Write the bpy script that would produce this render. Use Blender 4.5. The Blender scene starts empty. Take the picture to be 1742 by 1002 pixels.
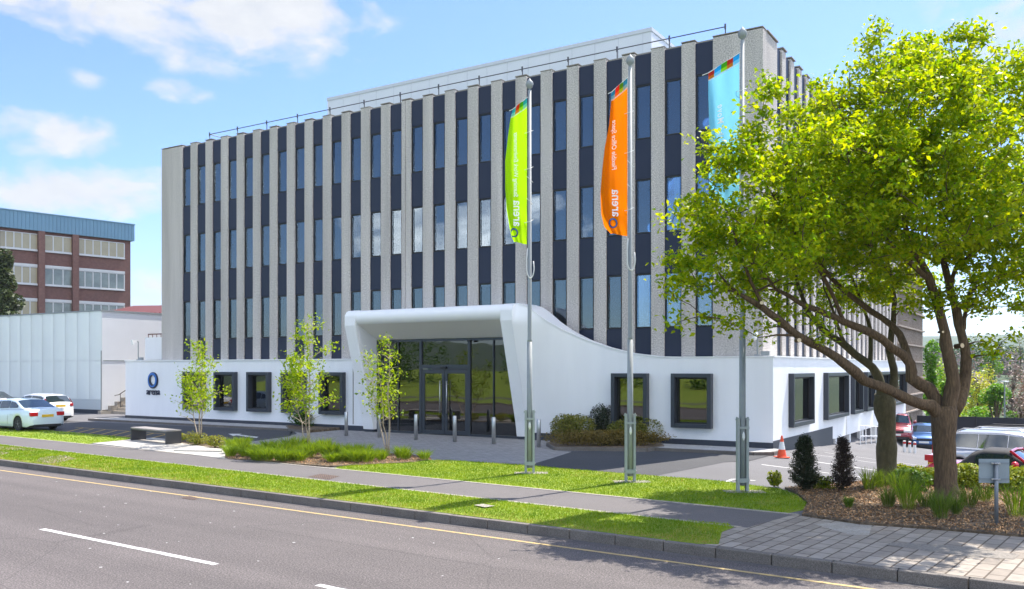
import bpy, bmesh, math, random
import numpy as np
from mathutils import Vector, Matrix
R = math.radians
random.seed(7)
C = bpy.context.scene.collection
SC = bpy.context.scene
# ------------------------------------------------------------------ camera
H = 2.9            # height of the lens above the forecourt
F = 1510.0; CX = 871.0; HY = 626.0          # focal length and horizon in photo pixels
cam_d = bpy.data.cameras.new("camera"); cam = bpy.data.objects.new("camera", cam_d); C.objects.link(cam)
cam.location = (0, 0, H); cam.rotation_euler = (R(90), 0, 0)
cam_d.sensor_width = 36; cam_d.lens = 36 * F / 1742
cam_d.shift_y = (HY - 501) / 1742
cam_d.clip_end = 9000; cam_d.clip_start = 0.1
SC.camera = cam
# ------------------------------------------------------------------ sun and sky
SUN_EL = 58.0
SUN_AZ = 45.0      # degrees from +X towards +Y (the sun stands behind the building, to the right)
sx, sy = math.cos(R(SUN_AZ)), math.sin(R(SUN_AZ))
sun_d = bpy.data.lights.new("sun", 'SUN'); sun = bpy.data.objects.new("sun", sun_d); C.objects.link(sun)
sun_d.energy = 3.3; sun_d.angle = R(0.5); sun_d.color = (1.0, 0.93, 0.83)
sdir = Vector((sx * math.cos(R(SUN_EL)), sy * math.cos(R(SUN_EL)), math.sin(R(SUN_EL))))
sun.rotation_euler = sdir.to_track_quat('Z', 'Y').to_euler()
sun.location = (20, 20, 60)
SC.view_settings.view_transform = 'Standard'; SC.view_settings.look = 'None'
SC.view_settings.gamma = 1; SC.view_settings.exposure = 1.58
W = bpy.data.worlds.new("World"); SC.world = W; W.use_nodes = True
nt = W.node_tree; nt.nodes.clear()
def N(t, typ, **kw):
    n = t.nodes.new(typ)
    for k, v in kw.items():
        if k.startswith('i_'): n.inputs[k[2:].replace('_', ' ')].default_value = v
        else: setattr(n, k, v)
    return n
L = nt.links
def wmath(op, a, b=None, c=None, clamp=False):
    n = nt.nodes.new('ShaderNodeMath'); n.operation = op; n.use_clamp = clamp
    for i, v in enumerate((a, b, c)):
        if v is None: continue
        if isinstance(v, (int, float)): n.inputs[i].default_value = v
        else: L.new(v, n.inputs[i])
    return n.outputs[0]
sky = N(nt, 'ShaderNodeTexSky', sky_type='NISHITA', sun_disc=False, sun_elevation=R(SUN_EL),
        sun_rotation=R(90 - SUN_AZ), air_density=1.0, dust_density=0.6, ozone_density=2.2, altitude=50)
tc = N(nt, 'ShaderNodeTexCoord')
sep = N(nt, 'ShaderNodeSeparateXYZ'); L.new(tc.outputs['Generated'], sep.inputs[0])
az = wmath('ARCTAN2', sep.outputs[0], sep.outputs[1]); el = wmath('ARCSINE', sep.outputs[2])
# cumulus banks: azimuth, elevation, half widths (degrees), strength
banks = [(-20, 21.4, 14, 4.6, 1.45), (-30, 21.8, 7, 3.4, 1.3), (-14.0, 21.8, 6, 3, 1.1), (-27.7, 13.2, 4.8, 1.9, 1.05), (-26, 10.2, 7.5, 2.2, .95), (-21.2, 11, 3, 2.2, .6), (-20.7, 16.2, 2.6, 1.0, .75),
         (-25.6, 16.5, 1.4, .8, .5), (-22, 4.6, 3.5, 1.6, .9), (-27, 8.3, 4, .8, .5), (29, 20, 6, 5, .55), (33, 12, 7, 3, .4),
         (80, 22, 24, 10, 1), (130, 28, 32, 16, 1.2), (-170, 30, 20, 18, 1.2), (-113, 9, 11, 4, .8), (-100, 42, 34, 20, 1.3), (150, 55, 60, 16, 1.2), (-80, 18, 16, 7, .9), (-50, 36, 16, 7, 1), (172, 10, 30, 6, 1.0)]  # banks out of view, added for fill light and pane reflections
blob = None
for a0, e0, ra, re, s in banks:
    dx = wmath('MULTIPLY', wmath('SUBTRACT', az, R(a0)), 1 / R(ra)); dy = wmath('MULTIPLY', wmath('SUBTRACT', el, R(e0)), 1 / R(re))
    d2 = wmath('ADD', wmath('MULTIPLY', dx, dx), wmath('MULTIPLY', dy, dy))
    b = wmath('MULTIPLY', wmath('SUBTRACT', 1.0, d2, clamp=True), s)
    blob = b if blob is None else wmath('MAXIMUM', blob, b)
mp = N(nt, 'ShaderNodeMapping'); mp.inputs['Scale'].default_value = (9, 9, 17); L.new(tc.outputs['Generated'], mp.inputs[0])
nz = N(nt, 'ShaderNodeTexNoise', i_Scale=1.5, i_Detail=9, i_Roughness=.57, i_Distortion=.25); L.new(mp.outputs[0], nz.inputs['Vector'])
cf = wmath('ADD', blob, wmath('MULTIPLY', wmath('SUBTRACT', nz.outputs[0], .5), 3.6))
cf = wmath('MULTIPLY', wmath('SUBTRACT', cf, .42), 1.15, clamp=True)
cf = wmath('MULTIPLY', cf, wmath('MULTIPLY', blob, 2.2, clamp=True))
cf = wmath('SMOOTH_MIN', cf, .96, .1)
nz2 = N(nt, 'ShaderNodeTexNoise', i_Scale=3.0, i_Detail=6, i_Roughness=.6); L.new(mp.outputs[0], nz2.inputs['Vector'])
cr = N(nt, 'ShaderNodeMix', data_type='RGBA'); L.new(nz2.outputs[0], cr.inputs[0])
cr.inputs[6].default_value = (3.1, 3.3, 3.6, 1); cr.inputs[7].default_value = (4.4, 4.4, 4.4, 1)
# unseen clouds behind the viewer are boosted as added fill for the shaded facade
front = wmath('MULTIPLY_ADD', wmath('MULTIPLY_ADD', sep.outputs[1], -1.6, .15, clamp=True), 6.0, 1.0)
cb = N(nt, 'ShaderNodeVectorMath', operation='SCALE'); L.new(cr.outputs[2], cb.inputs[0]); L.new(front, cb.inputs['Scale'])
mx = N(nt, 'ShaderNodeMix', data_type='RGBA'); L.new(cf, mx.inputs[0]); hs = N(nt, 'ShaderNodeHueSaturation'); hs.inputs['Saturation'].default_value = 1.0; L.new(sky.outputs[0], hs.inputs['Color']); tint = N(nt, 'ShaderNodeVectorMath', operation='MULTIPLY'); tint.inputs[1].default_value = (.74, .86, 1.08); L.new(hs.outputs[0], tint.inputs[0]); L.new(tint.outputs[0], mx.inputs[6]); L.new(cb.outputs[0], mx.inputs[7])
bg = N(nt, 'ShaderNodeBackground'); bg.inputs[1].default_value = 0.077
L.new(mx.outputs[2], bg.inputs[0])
wo = N(nt, 'ShaderNodeOutputWorld'); L.new(bg.outputs[0], wo.inputs[0])

# ------------------------------------------------------------------ helpers: materials
MATS = {}
def srgb(r, g, b):
    f = lambda c: (c / 255 / 12.92) if c / 255 <= .04045 else ((c / 255 + .055) / 1.055) ** 2.4
    return (f(r), f(g), f(b))
def mat(name, col, rough=.6, metal=0.0, spec=.5, var=0.0, vscale=8.0, bump=0.0, bscale=60.0, col2=None, coat=0.0, space='Object', stretch=(1, 1, 1), detail=4):
    if name in MATS: return MATS[name]
    m = bpy.data.materials.new(name); m.use_nodes = True; t = m.node_tree
    p = t.nodes['Principled BSDF']; p.inputs['Roughness'].default_value = rough; p.inputs['Metallic'].default_value = metal
    p.inputs['Specular IOR Level'].default_value = spec; p.inputs['Coat Weight'].default_value = coat
    p.inputs['Base Color'].default_value = (*col, 1)
    if var or bump or col2:
        tcn = t.nodes.new('ShaderNodeTexCoord'); mpn = t.nodes.new('ShaderNodeMapping'); mpn.inputs['Scale'].default_value = stretch
        t.links.new(tcn.outputs[space], mpn.inputs[0])
    if var or col2:
        n = N(t, 'ShaderNodeTexNoise', i_Scale=vscale, i_Detail=detail, i_Roughness=.6); t.links.new(mpn.outputs[0], n.inputs['Vector'])
        rp = t.nodes.new('ShaderNodeMapRange'); rp.inputs[1].default_value = .3; rp.inputs[2].default_value = .7; t.links.new(n.outputs[0], rp.inputs[0])
        mxn = N(t, 'ShaderNodeMix', data_type='RGBA'); t.links.new(rp.outputs[0], mxn.inputs[0])
        c2 = col2 if col2 else tuple(min(1, c * (1 + var)) for c in col); c1 = col if col2 else tuple(c * (1 - var) for c in col)
        mxn.inputs[6].default_value = (*c1, 1); mxn.inputs[7].default_value = (*c2, 1)
        t.links.new(mxn.outputs[2], p.inputs['Base Color'])
    if bump:
        n2 = N(t, 'ShaderNodeTexNoise', i_Scale=bscale, i_Detail=3); t.links.new(mpn.outputs[0], n2.inputs['Vector'])
        b = t.nodes.new('ShaderNodeBump'); b.inputs['Strength'].default_value = bump; b.inputs['Distance'].default_value = .02
        t.links.new(n2.outputs[0], b.inputs['Height']); t.links.new(b.outputs[0], p.inputs['Normal'])
    MATS[name] = m; return m
def speckle(name, base, dark, light, scale=35.0, scale2=.35, rough=.85, bump=.5, big=.12, grit=140, st=(1, 1, 1)):
    """stone/asphalt with aggregate grains and broad stains"""
    m = mat(name, base, rough); t = m.node_tree; p = t.nodes['Principled BSDF']
    tcn = t.nodes.new('ShaderNodeTexCoord')
    v = N(t, 'ShaderNodeTexNoise', i_Scale=scale, i_Detail=2, i_Roughness=.7); t.links.new(tcn.outputs['Object'], v.inputs['Vector'])
    r = t.nodes.new('ShaderNodeValToRGB'); e = r.color_ramp.elements; e[0].position = .32; e[0].color = (*dark, 1); e[1].position = .7; e[1].color = (*light, 1)
    mid = r.color_ramp.elements.new(.5); mid.color = (*base, 1)
    t.links.new(v.outputs[0], r.inputs[0])
    w = N(t, 'ShaderNodeTexNoise', i_Scale=scale2, i_Detail=5, i_Roughness=.6); smp = t.nodes.new('ShaderNodeMapping'); smp.inputs['Scale'].default_value = st; t.links.new(tcn.outputs['Object'], smp.inputs[0]); t.links.new(smp.outputs[0], w.inputs['Vector'])
    mr = t.nodes.new('ShaderNodeMapRange'); mr.inputs[1].default_value = .3; mr.inputs[2].default_value = .7; mr.inputs[3].default_value = 1 - big; mr.inputs[4].default_value = 1 + big
    t.links.new(w.outputs[0], mr.inputs[0])
    mu = N(t, 'ShaderNodeVectorMath', operation='SCALE'); t.links.new(r.outputs[0], mu.inputs[0]); t.links.new(mr.outputs[0], mu.inputs['Scale'])
    t.links.new(mu.outputs[0], p.inputs['Base Color'])
    g = N(t, 'ShaderNodeTexNoise', i_Scale=grit, i_Detail=2); t.links.new(tcn.outputs['Object'], g.inputs['Vector'])
    b = t.nodes.new('ShaderNodeBump'); b.inputs['Strength'].default_value = bump; b.inputs['Distance'].default_value = .015
    t.links.new(g.outputs[0], b.inputs['Height']); t.links.new(b.outputs[0], p.inputs['Normal'])
    return m
def brick(name, c1, c2, mortar, w, h, ms=.012, rot=(0, 0, 0), rough=.85, offset=.5, bump=.4):
    m = mat(name, c1, rough); t = m.node_tree; p = t.nodes['Principled BSDF']
    tcn = t.nodes.new('ShaderNodeTexCoord'); mpn = t.nodes.new('ShaderNodeMapping'); mpn.inputs['Rotation'].default_value = rot
    t.links.new(tcn.outputs['Object'], mpn.inputs[0])
    b = N(t, 'ShaderNodeTexBrick', offset=offset); b.inputs['Scale'].default_value = 1; b.inputs['Brick Width'].default_value = w
    b.inputs['Row Height'].default_value = h; b.inputs['Mortar Size'].default_value = ms
    b.inputs['Color1'].default_value = (*c1, 1); b.inputs['Color2'].default_value = (*c2, 1); b.inputs['Mortar'].default_value = (*mortar, 1)
    t.links.new(mpn.outputs[0], b.inputs['Vector'])
    n = N(t, 'ShaderNodeTexNoise', i_Scale=3, i_Detail=8, i_Roughness=.7); t.links.new(tcn.outputs['Object'], n.inputs['Vector'])
    mr = t.nodes.new('ShaderNodeMapRange'); mr.inputs[1].default_value = .3; mr.inputs[2].default_value = .7; mr.inputs[3].default_value = .8; mr.inputs[4].default_value = 1.2
    t.links.new(n.outputs[0], mr.inputs[0])
    mu = N(t, 'ShaderNodeVectorMath', operation='SCALE'); t.links.new(b.outputs[0], mu.inputs[0]); t.links.new(mr.outputs[0], mu.inputs['Scale'])
    t.links.new(mu.outputs[0], p.inputs['Base Color'])
    bm = t.nodes.new('ShaderNodeBump'); bm.inputs['Strength'].default_value = bump; bm.inputs['Distance'].default_value = .02; bm.invert = True
    t.links.new(b.outputs['Fac'], bm.inputs['Height']); t.links.new(bm.outputs[0], p.inputs['Normal'])
    return m
def leafmat(name, c1, c2, trans=.45, rough=.45, tint=(1.5, 1.35, .35), patch=None):
    if name in MATS: return MATS[name]
    m = bpy.data.materials.new(name); m.use_nodes = True; t = m.node_tree; t.nodes.clear()
    g = t.nodes.new('ShaderNodeNewGeometry')
    mx_ = N(t, 'ShaderNodeMix', data_type='RGBA'); t.links.new(g.outputs['Random Per Island'], mx_.inputs[0])
    mx_.inputs[6].default_value = (*c1, 1); mx_.inputs[7].default_value = (*c2, 1)
    col_ = mx_.outputs[2]
    if patch:
        tcn = t.nodes.new('ShaderNodeTexCoord'); n = N(t, 'ShaderNodeTexNoise', i_Scale=patch[0], i_Detail=5, i_Roughness=.65); t.links.new(tcn.outputs['Object'], n.inputs['Vector'])
        mr = t.nodes.new('ShaderNodeMapRange'); mr.inputs[1].default_value = .38; mr.inputs[2].default_value = .64; t.links.new(n.outputs[0], mr.inputs[0])
        m3 = N(t, 'ShaderNodeMix', data_type='RGBA'); t.links.new(mr.outputs[0], m3.inputs[0]); t.links.new(col_, m3.inputs[6])
        v3 = N(t, 'ShaderNodeVectorMath', operation='MULTIPLY'); v3.inputs[1].default_value = patch[1]; t.links.new(col_, v3.inputs[0]); t.links.new(v3.outputs[0], m3.inputs[7]); col_ = m3.outputs[2]
    p = N(t, 'ShaderNodeBsdfPrincipled'); p.inputs['Roughness'].default_value = rough; p.inputs['Specular IOR Level'].default_value = .2
    t.links.new(col_, p.inputs['Base Color'])
    tr = t.nodes.new('ShaderNodeBsdfTranslucent')
    vm = N(t, 'ShaderNodeVectorMath', operation='MULTIPLY'); vm.inputs[1].default_value = tint; t.links.new(col_, vm.inputs[0])
    t.links.new(vm.outputs[0], tr.inputs[0])
    ms = t.nodes.new('ShaderNodeMixShader'); ms.inputs[0].default_value = trans
    t.links.new(p.outputs[0], ms.inputs[1]); t.links.new(tr.outputs[0], ms.inputs[2])
    o = t.nodes.new('ShaderNodeOutputMaterial'); t.links.new(ms.outputs[0], o.inputs[0])
    MATS[name] = m; return m
def glassmat(name, tint=(.5, .55, .6), ior=1.55, rough=.01, refl=(1, 1, 1), wob=0.0):
    if name in MATS: return MATS[name]
    m = bpy.data.materials.new(name); m.use_nodes = True; t = m.node_tree; t.nodes.clear()
    tr = N(t, 'ShaderNodeBsdfTransparent'); tr.inputs[0].default_value = (*tint, 1)
    gl = N(t, 'ShaderNodeBsdfGlossy'); gl.inputs['Roughness'].default_value = rough; gl.inputs[0].default_value = (*refl, 1)
    fr = N(t, 'ShaderNodeFresnel'); fr.inputs[0].default_value = ior
    if wob:
        tcn = t.nodes.new('ShaderNodeTexCoord'); n = N(t, 'ShaderNodeTexNoise', i_Scale=.9, i_Detail=1); t.links.new(tcn.outputs['Object'], n.inputs[0])
        b = t.nodes.new('ShaderNodeBump'); b.inputs['Strength'].default_value = wob; b.inputs['Distance'].default_value = .05
        t.links.new(n.outputs[0], b.inputs['Height']); t.links.new(b.outputs[0], gl.inputs['Normal'])
    ms = t.nodes.new('ShaderNodeMixShader'); t.links.new(fr.outputs[0], ms.inputs[0]); t.links.new(tr.outputs[0], ms.inputs[1]); t.links.new(gl.outputs[0], ms.inputs[2])
    o = t.nodes.new('ShaderNodeOutputMaterial'); t.links.new(ms.outputs[0], o.inputs[0])
    MATS[name] = m; return m

# ------------------------------------------------------------------ helpers: geometry
class MB:
    def __init__(s): s.v = []; s.f = []; s.m = []
    def face(s, pts, m=0):
        b = len(s.v); s.v += [tuple(p) for p in pts]; s.f.append(list(range(b, b + len(pts)))); s.m.append(m)
    def box(s, x0, y0, z0, x1, y1, z1, m=0, skip=''):
        b = len(s.v)
        s.v += [(x0, y0, z0), (x1, y0, z0), (x1, y1, z0), (x0, y1, z0), (x0, y0, z1), (x1, y0, z1), (x1, y1, z1), (x0, y1, z1)]
        for k, q in (('b', (0, 3, 2, 1)), ('t', (4, 5, 6, 7)), ('f', (0, 1, 5, 4)), ('r', (1, 2, 6, 5)), ('k', (2, 3, 7, 6)), ('l', (3, 0, 4, 7))):
            if k in skip: continue
            s.f.append([b + i for i in q]); s.m.append(m)
        return s
    def prism(s, poly, z0, z1, m=0):
        n = len(poly); b = len(s.v)
        a = sum(poly[i][0] * poly[(i + 1) % n][1] - poly[(i + 1) % n][0] * poly[i][1] for i in range(n))
        if a < 0: poly = poly[::-1]
        s.v += [(p[0], p[1], z0) for p in poly] + [(p[0], p[1], z1) for p in poly]
        s.f.append([b + i for i in range(n)][::-1]); s.f.append([b + n + i for i in range(n)]); s.m += [m, m]
        for i in range(n):
            j = (i + 1) % n; s.f.append([b + i, b + j, b + n + j, b + n + i]); s.m.append(m)
        return s
    def tube(s, pts, rad, n=8, cap=True, m=0):
        pts = [Vector(p) for p in pts]
        if isinstance(rad, (int, float)): rad = [rad] * len(pts)
        b = len(s.v); up = Vector((0, 0, 1))
        t0 = (pts[1] - pts[0]).normalized(); x = t0.cross(up)
        if x.length < .05: x = t0.cross(Vector((1, 0, 0)))
        x.normalize()
        for i, p in enumerate(pts):
            t = (pts[min(i + 1, len(pts) - 1)] - pts[max(i - 1, 0)]).normalized()
            x = (x - t * x.dot(t)).normalized(); y = t.cross(x)
            for k in range(n):
                a = 2 * math.pi * k / n; s.v.append(tuple(p + (x * math.cos(a) + y * math.sin(a)) * rad[i]))
        for i in range(len(pts) - 1):
            for k in range(n):
                a = b + i * n + k; c = b + i * n + (k + 1) % n; s.f.append([a, c, c + n, a + n]); s.m.append(m)
        if cap:
            s.f.append([b + k for k in range(n)][::-1]); s.f.append([b + (len(pts) - 1) * n + k for k in range(n)]); s.m += [m, m]
        return s
    def lathe(s, c, prof, n=16, m=0, axis='z'):
        b = len(s.v)
        for r, h in prof:
            for k in range(n):
                a = 2 * math.pi * k / n; q = (r * math.cos(a), r * math.sin(a), h)
                if axis == 'y': q = (q[0], q[2], q[1])
                s.v.append((c[0] + q[0], c[1] + q[1], c[2] + q[2]))
        for i in range(len(prof) - 1):
            for k in range(n):
                a = b + i * n + k; d = b + i * n + (k + 1) % n; s.f.append([a, d, d + n, a + n]); s.m.append(m)
        s.f.append([b + k for k in range(n)][::-1]); s.f.append([b + (len(prof) - 1) * n + k for k in range(n)]); s.m += [m, m]
        return s
    def grid(s, fn, nu, nv, m=0, closed=False):
        b = len(s.v)
        for i in range(nu + 1):
            for j in range(nv + 1): s.v.append(tuple(fn(i / nu, j / nv)))
        for i in range(nu):
            for j in range(nv):
                a = b + i * (nv + 1) + j; s.f.append([a, a + nv + 1, a + nv + 2, a + 1]); s.m.append(m)
        return s
    def build(s, name, mats, parent=None, smooth=False, loc=None, bevel=0.0):
        me = bpy.data.meshes.new(name); me.from_pydata(s.v, [], s.f)
        if not isinstance(mats, (list, tuple)): mats = [mats]
        for q in mats: me.materials.append(q)
        if len(mats) > 1: me.polygons.foreach_set('material_index', s.m)
        if smooth: me.polygons.foreach_set('use_smooth', [True] * len(me.polygons))
        me.update()
        o = bpy.data.objects.new(name, me); C.objects.link(o)
        if parent: o.parent = parent
        if loc is not None: o.location = loc
        if bevel:
            bv = o.modifiers.new('bevel', 'BEVEL'); bv.width = bevel; bv.segments = 2; bv.limit_method = 'ANGLE'
        return o
def tag(o, label=None, cat=None, group=None, kind=None):
    if label: o['label'] = label
    if cat: o['category'] = cat
    if group: o['group'] = group
    if kind: o['kind'] = kind
    return o
def thing(name, label, cat, loc=(0, 0, 0), rz=0.0, group=None):
    o = bpy.data.objects.new(name, None); C.objects.link(o); o.empty_display_size = .3
    o.location = loc; o.rotation_euler = (0, 0, rz); return tag(o, label, cat, group)
def copy_tree(o, parent=None):
    c = o.copy(); C.objects.link(c); c.parent = parent
    for ch in list(KIDS(o)): copy_tree(ch, c)
    return c
def KIDS(o): return [x for x in bpy.data.objects if x.parent == o]
def struct(name, mb, m, smooth=False): return tag(mb.build(name, m, smooth=smooth), kind='structure')
def P(px, py, D):
    """a point that lies at distance D in front of the lens"""
    return Vector(((px - CX) / F * D, D, H + (HY - py) / F * D))
def G(px, py, z=0.0):
    D = (H - z) * F / (py - HY); return ((px - CX) / F * D, D)
A32 = R(32)
CB = (9.06, 30.8)                                  # the near corner of the white ground floor
BX = (math.cos(A32), -math.sin(A32)); BY = (math.sin(A32), math.cos(A32))
def BL(x, y):  # building coordinates -> world
    return (CB[0] + BX[0] * x + BY[0] * y, CB[1] + BX[1] * x + BY[1] * y)
def LB(X, Y):
    a, b = X - CB[0], Y - CB[1]; return (a * BX[0] + b * BX[1], a * BY[0] + b * BY[1])
def sm(t, a, b): t = min(1, max(0, (t - a) / (b - a))); return t * t * (3 - 2 * t)
def gz(X, Y):
    x, y = LB(X, Y)
    k = sm(x, -1.2, .4)
    return -k * (.066 * max(0, min(y, 45)) + .09 * min(8, max(0, x - .4)) * sm(y, -9, -2))
def arr_mesh(name, verts, nper, mat_, parent=None):
    """many separate little faces with nper corners each"""
    v = np.asarray(verts, dtype=np.float32).reshape(-1, 3); nf = len(v) // nper
    me = bpy.data.meshes.new(name); me.vertices.add(len(v)); me.vertices.foreach_set('co', v.ravel())
    me.loops.add(len(v)); me.loops.foreach_set('vertex_index', np.arange(len(v), dtype=np.int32))
    me.polygons.add(nf); me.polygons.foreach_set('loop_start', np.arange(0, len(v), nper, dtype=np.int32))
    me.materials.append(mat_); me.update(calc_edges=True); me.validate()
    o = bpy.data.objects.new(name, me); C.objects.link(o)
    if parent: o.parent = parent
    return o
rng = np.random.default_rng(11)
def leaf_verts(c, size, up=.35, asp=.62, droop=.2, normals=None):
    """kite-shaped leaves at points c (n,3): four corners each"""
    n = len(c); nrm = rng.normal(size=(n, 3)); nrm[:, 2] = np.abs(nrm[:, 2]) + up
    if normals is not None: nrm = nrm * .6 + normals
    nrm /= np.linalg.norm(nrm, axis=1)[:, None]
    a = rng.normal(size=(n, 3)); a[:, 2] -= droop; a -= nrm * (a * nrm).sum(1)[:, None]; a /= np.linalg.norm(a, axis=1)[:, None]
    b = np.cross(nrm, a); s = (size * rng.uniform(.65, 1.25, n))[:, None]
    p0 = c - a * s * .5; p2 = c + a * s * .55 - nrm * s * .12; m_ = c - a * s * .08 + nrm * s * .06
    return np.stack([p0, m_ + b * s * asp * .5, p2, m_ - b * s * asp * .5], 1).reshape(-1, 3)
def ell_points(cen, rad, n, shell=.55):
    d = rng.normal(size=(n, 3)); d /= np.linalg.norm(d, axis=1)[:, None]
    r = (rng.uniform(0, 1, n) ** (1 / 3)) * (1 - shell) + shell * rng.uniform(.75, 1.0, n)
    return np.asarray(cen) + d * r[:, None] * np.asarray(rad)
def textmesh(body, size, extr=0.0, align='CENTER', spacing=1.0, offset=0.0):
    cu = bpy.data.curves.new('t', 'FONT'); cu.body = body; cu.size = size; cu.extrude = extr; cu.align_x = align; cu.space_character = spacing; cu.offset = offset
    cu.resolution_u = 4
    ob = bpy.data.objects.new('t', cu); C.objects.link(ob)
    dg = bpy.context.evaluated_depsgraph_get(); me = bpy.data.meshes.new_from_object(ob.evaluated_get(dg))
    bpy.data.objects.remove(ob); bpy.data.curves.remove(cu)
    v = [tuple(q.co) for q in me.vertices]; f = [list(p.vertices) for p in me.polygons]; bpy.data.meshes.remove(me)
    return v, f
def put_text(mb, body, size, fn, extr=0.0, align='CENTER', m=0, spacing=1.0, offset=0.0):
    v, f = textmesh(body, size, extr, align, spacing, offset); b = len(mb.v)
    mb.v += [tuple(fn(*q)) for q in v]; mb.f += [[b + i for i in q] for q in f]; mb.m += [m] * len(f)

# ------------------------------------------------------------------ materials
M_asph = speckle('road_asphalt', (.102, .088, .085), (.046, .040, .038), (.225, .196, .188), scale=38, scale2=.25, bump=.5, big=.10, grit=150)
M_path = speckle('path_asphalt', (.115, .104, .103), (.08, .072, .072), (.155, .142, .14), scale=60, scale2=.6, bump=.25, big=.07)
M_fore = speckle('forecourt_asphalt', (.125, .122, .128), (.09, .088, .093), (.17, .168, .174), scale=50, scale2=.3, bump=.25, big=.10)
M_dark = speckle('dark_asphalt', (.05, .051, .056), (.032, .033, .037), (.08, .08, .086), scale=50, scale2=.4, bump=.3, big=.14)
M_kerb = speckle('granite_kerb', (.15, .132, .115), (.09, .08, .07), (.23, .205, .18), scale=70, scale2=1.5, bump=.3, big=.2)
M_edge = speckle('edging', (.30, .27, .23), (.22, .195, .165), (.38, .35, .30), scale=40, scale2=1.2, bump=.2, big=.12)
M_pad = speckle('pale_paving', (.43, .405, .365), (.36, .34, .305), (.50, .47, .43), scale=40, scale2=1.2, bump=.2, big=.12)
M_soil = speckle('soil', (.12, .085, .05), (.06, .04, .025), (.2, .15, .1), scale=12, scale2=2, bump=1.0, big=.3)
M_pave = brick('block_paving', (.25, .238, .228), (.30, .287, .275), (.16, .15, .145), .32, .16, .007, rot=(0, 0, R(32)), bump=.2)
M_pave2 = brick('pavement_flags', (.36, .35, .34), (.40, .39, .38), (.2, .2, .2), .6, .3, .008, rot=(0, 0, R(32)), bump=.15)
M_setts = brick('stone_setts', (.23, .195, .16), (.32, .28, .235), (.09, .066, .045), .48, .24, .013, rot=(0, 0, R(-52)), bump=.8)
M_grass = mat('grass_ground', (.16, .25, .012), .9, col2=(.25, .31, .02), vscale=1.3, bump=.8, bscale=90, detail=8)
M_blade = leafmat('grass_blade', (.13, .26, .004), (.30, .36, .008), .35, .6, patch=(.9, (.50, .66, .85)))
M_dry = leafmat('dry_grass', (.30, .25, .08), (.42, .33, .12), .3, .6)
M_white = mat('white_render', (.86, .855, .85), .55, var=.03, vscale=1.2, bump=.08, bscale=120, stretch=(1.6, 1.6, .22), detail=7)
M_whitem = mat('white_metal', (.86, .855, .845), .35, var=.01, vscale=2)
M_soffit = mat('soffit', (.80, .77, .72), .6)
M_plinth = mat('plinth', (.035, .04, .055), .5, var=.1)
M_frame = mat('grey_metal', (.045, .052, .066), .38, metal=.3, var=.06, vscale=3)
M_panel = mat('spandrel', (.017, .023, .048), .45, metal=.0, spec=.35, var=.10, vscale=.35)
M_conc = speckle('aggregate_concrete', (.50, .455, .42), (.24, .215, .195), (.76, .71, .66), scale=26, scale2=1.0, bump=.9, big=.16, grit=40, st=(1.6, 1.6, .12))
M_steel = mat('brushed_steel', (.50, .50, .49), .35, metal=.8, var=.05)
M_galv = mat('galvanised', (.26, .285, .295), .6, metal=.0, var=.06, vscale=5)
M_glassU = glassmat('upper_glass', (.80, .87, .95), 2.4, .01, (.80, .92, 1.0), wob=.05)
M_glassG = glassmat('ground_glass', (.42, .42, .42), 2.0, .012, wob=.05)
M_room = mat('room_dark', (.045, .05, .06), .9)
M_blind = mat('blind', (.52, .70, .84), .8, var=.1, vscale=2, stretch=(4, 4, .3))  # blue put into the blinds stands in for sky reflected in the panes
M_blindw = mat('white_blind', (.62, .62, .60), .8, var=.12, vscale=2, stretch=(5, 5, .3))
M_black = mat('black_plastic', (.015, .015, .017), .5)
M_tyre = mat('tyre', (.02, .02, .022), .8)
M_rim = mat('alloy', (.45, .46, .48), .35, metal=.8)
M_red = mat('red_lens', (.45, .01, .01), .2, coat=.5)
M_clear = mat('clear_lens', (.75, .76, .78), .12, coat=.6)
M_platey = mat('plate_yellow', (.72, .45, .03), .5)
M_platew = mat('plate_white', (.75, .75, .72), .5)
M_cglass = mat('car_glass', (.018, .03, .034), .03, spec=.9, coat=.6)
M_linew = mat('white_line', (.66, .66, .64), .7, col2=(.50, .49, .48), vscale=9, detail=8)
M_liney = mat('yellow_line', (.52, .36, .13), .7, col2=(.33, .26, .14), vscale=7, detail=8)
M_hatch = mat('yellow_hatch', (.42, .27, .04), .7)
M_bark = mat('bark', (.05, .030, .016), .9, col2=(.165, .108, .058), vscale=9, bump=1.0, bscale=18, stretch=(3, 3, .5), detail=8)
M_bark2 = mat('bark_green', (.05, .042, .018), .9, col2=(.11, .09, .045), vscale=6, bump=.7, bscale=16, stretch=(2, 2, .8), detail=8)
M_birch = mat('birch_bark', (.26, .19, .13), .8, col2=(.50, .43, .34), vscale=12, stretch=(1, 1, 3))
M_cut = mat('cut_wood', (.70, .55, .36), .8, var=.1)
M_leafA = leafmat('maple_leaf', (.12, .26, .004), (.42, .48, .006), .55)
M_leafB = leafmat('birch_leaf', (.14, .27, .008), (.33, .42, .015), .55)
M_leafC = leafmat('hedge_leaf', (.12, .19, .01), (.30, .33, .02), .35)
M_leafD = leafmat('yew_leaf', (.022, .035, .016), (.055, .065, .035), .15, tint=(1.2, 1.2, .5))
M_leafE = leafmat('shrub_leaf', (.10, .13, .02), (.24, .22, .04), .3)
M_leafF = leafmat('rust_leaf', (.13, .10, .03), (.26, .19, .05), .3)
M_leafG = leafmat('broad_leaf', (.05, .12, .015), (.11, .20, .03), .35)
M_far1 = leafmat('far_green', (.09, .24, .008), (.18, .36, .015), .35)
M_far2 = leafmat('far_yellow', (.34, .40, .02), (.52, .50, .04), .35)
M_far3 = leafmat('far_dark', (.03, .075, .04), (.06, .12, .055), .2, tint=(1.2, 1.2, .6))
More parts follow.
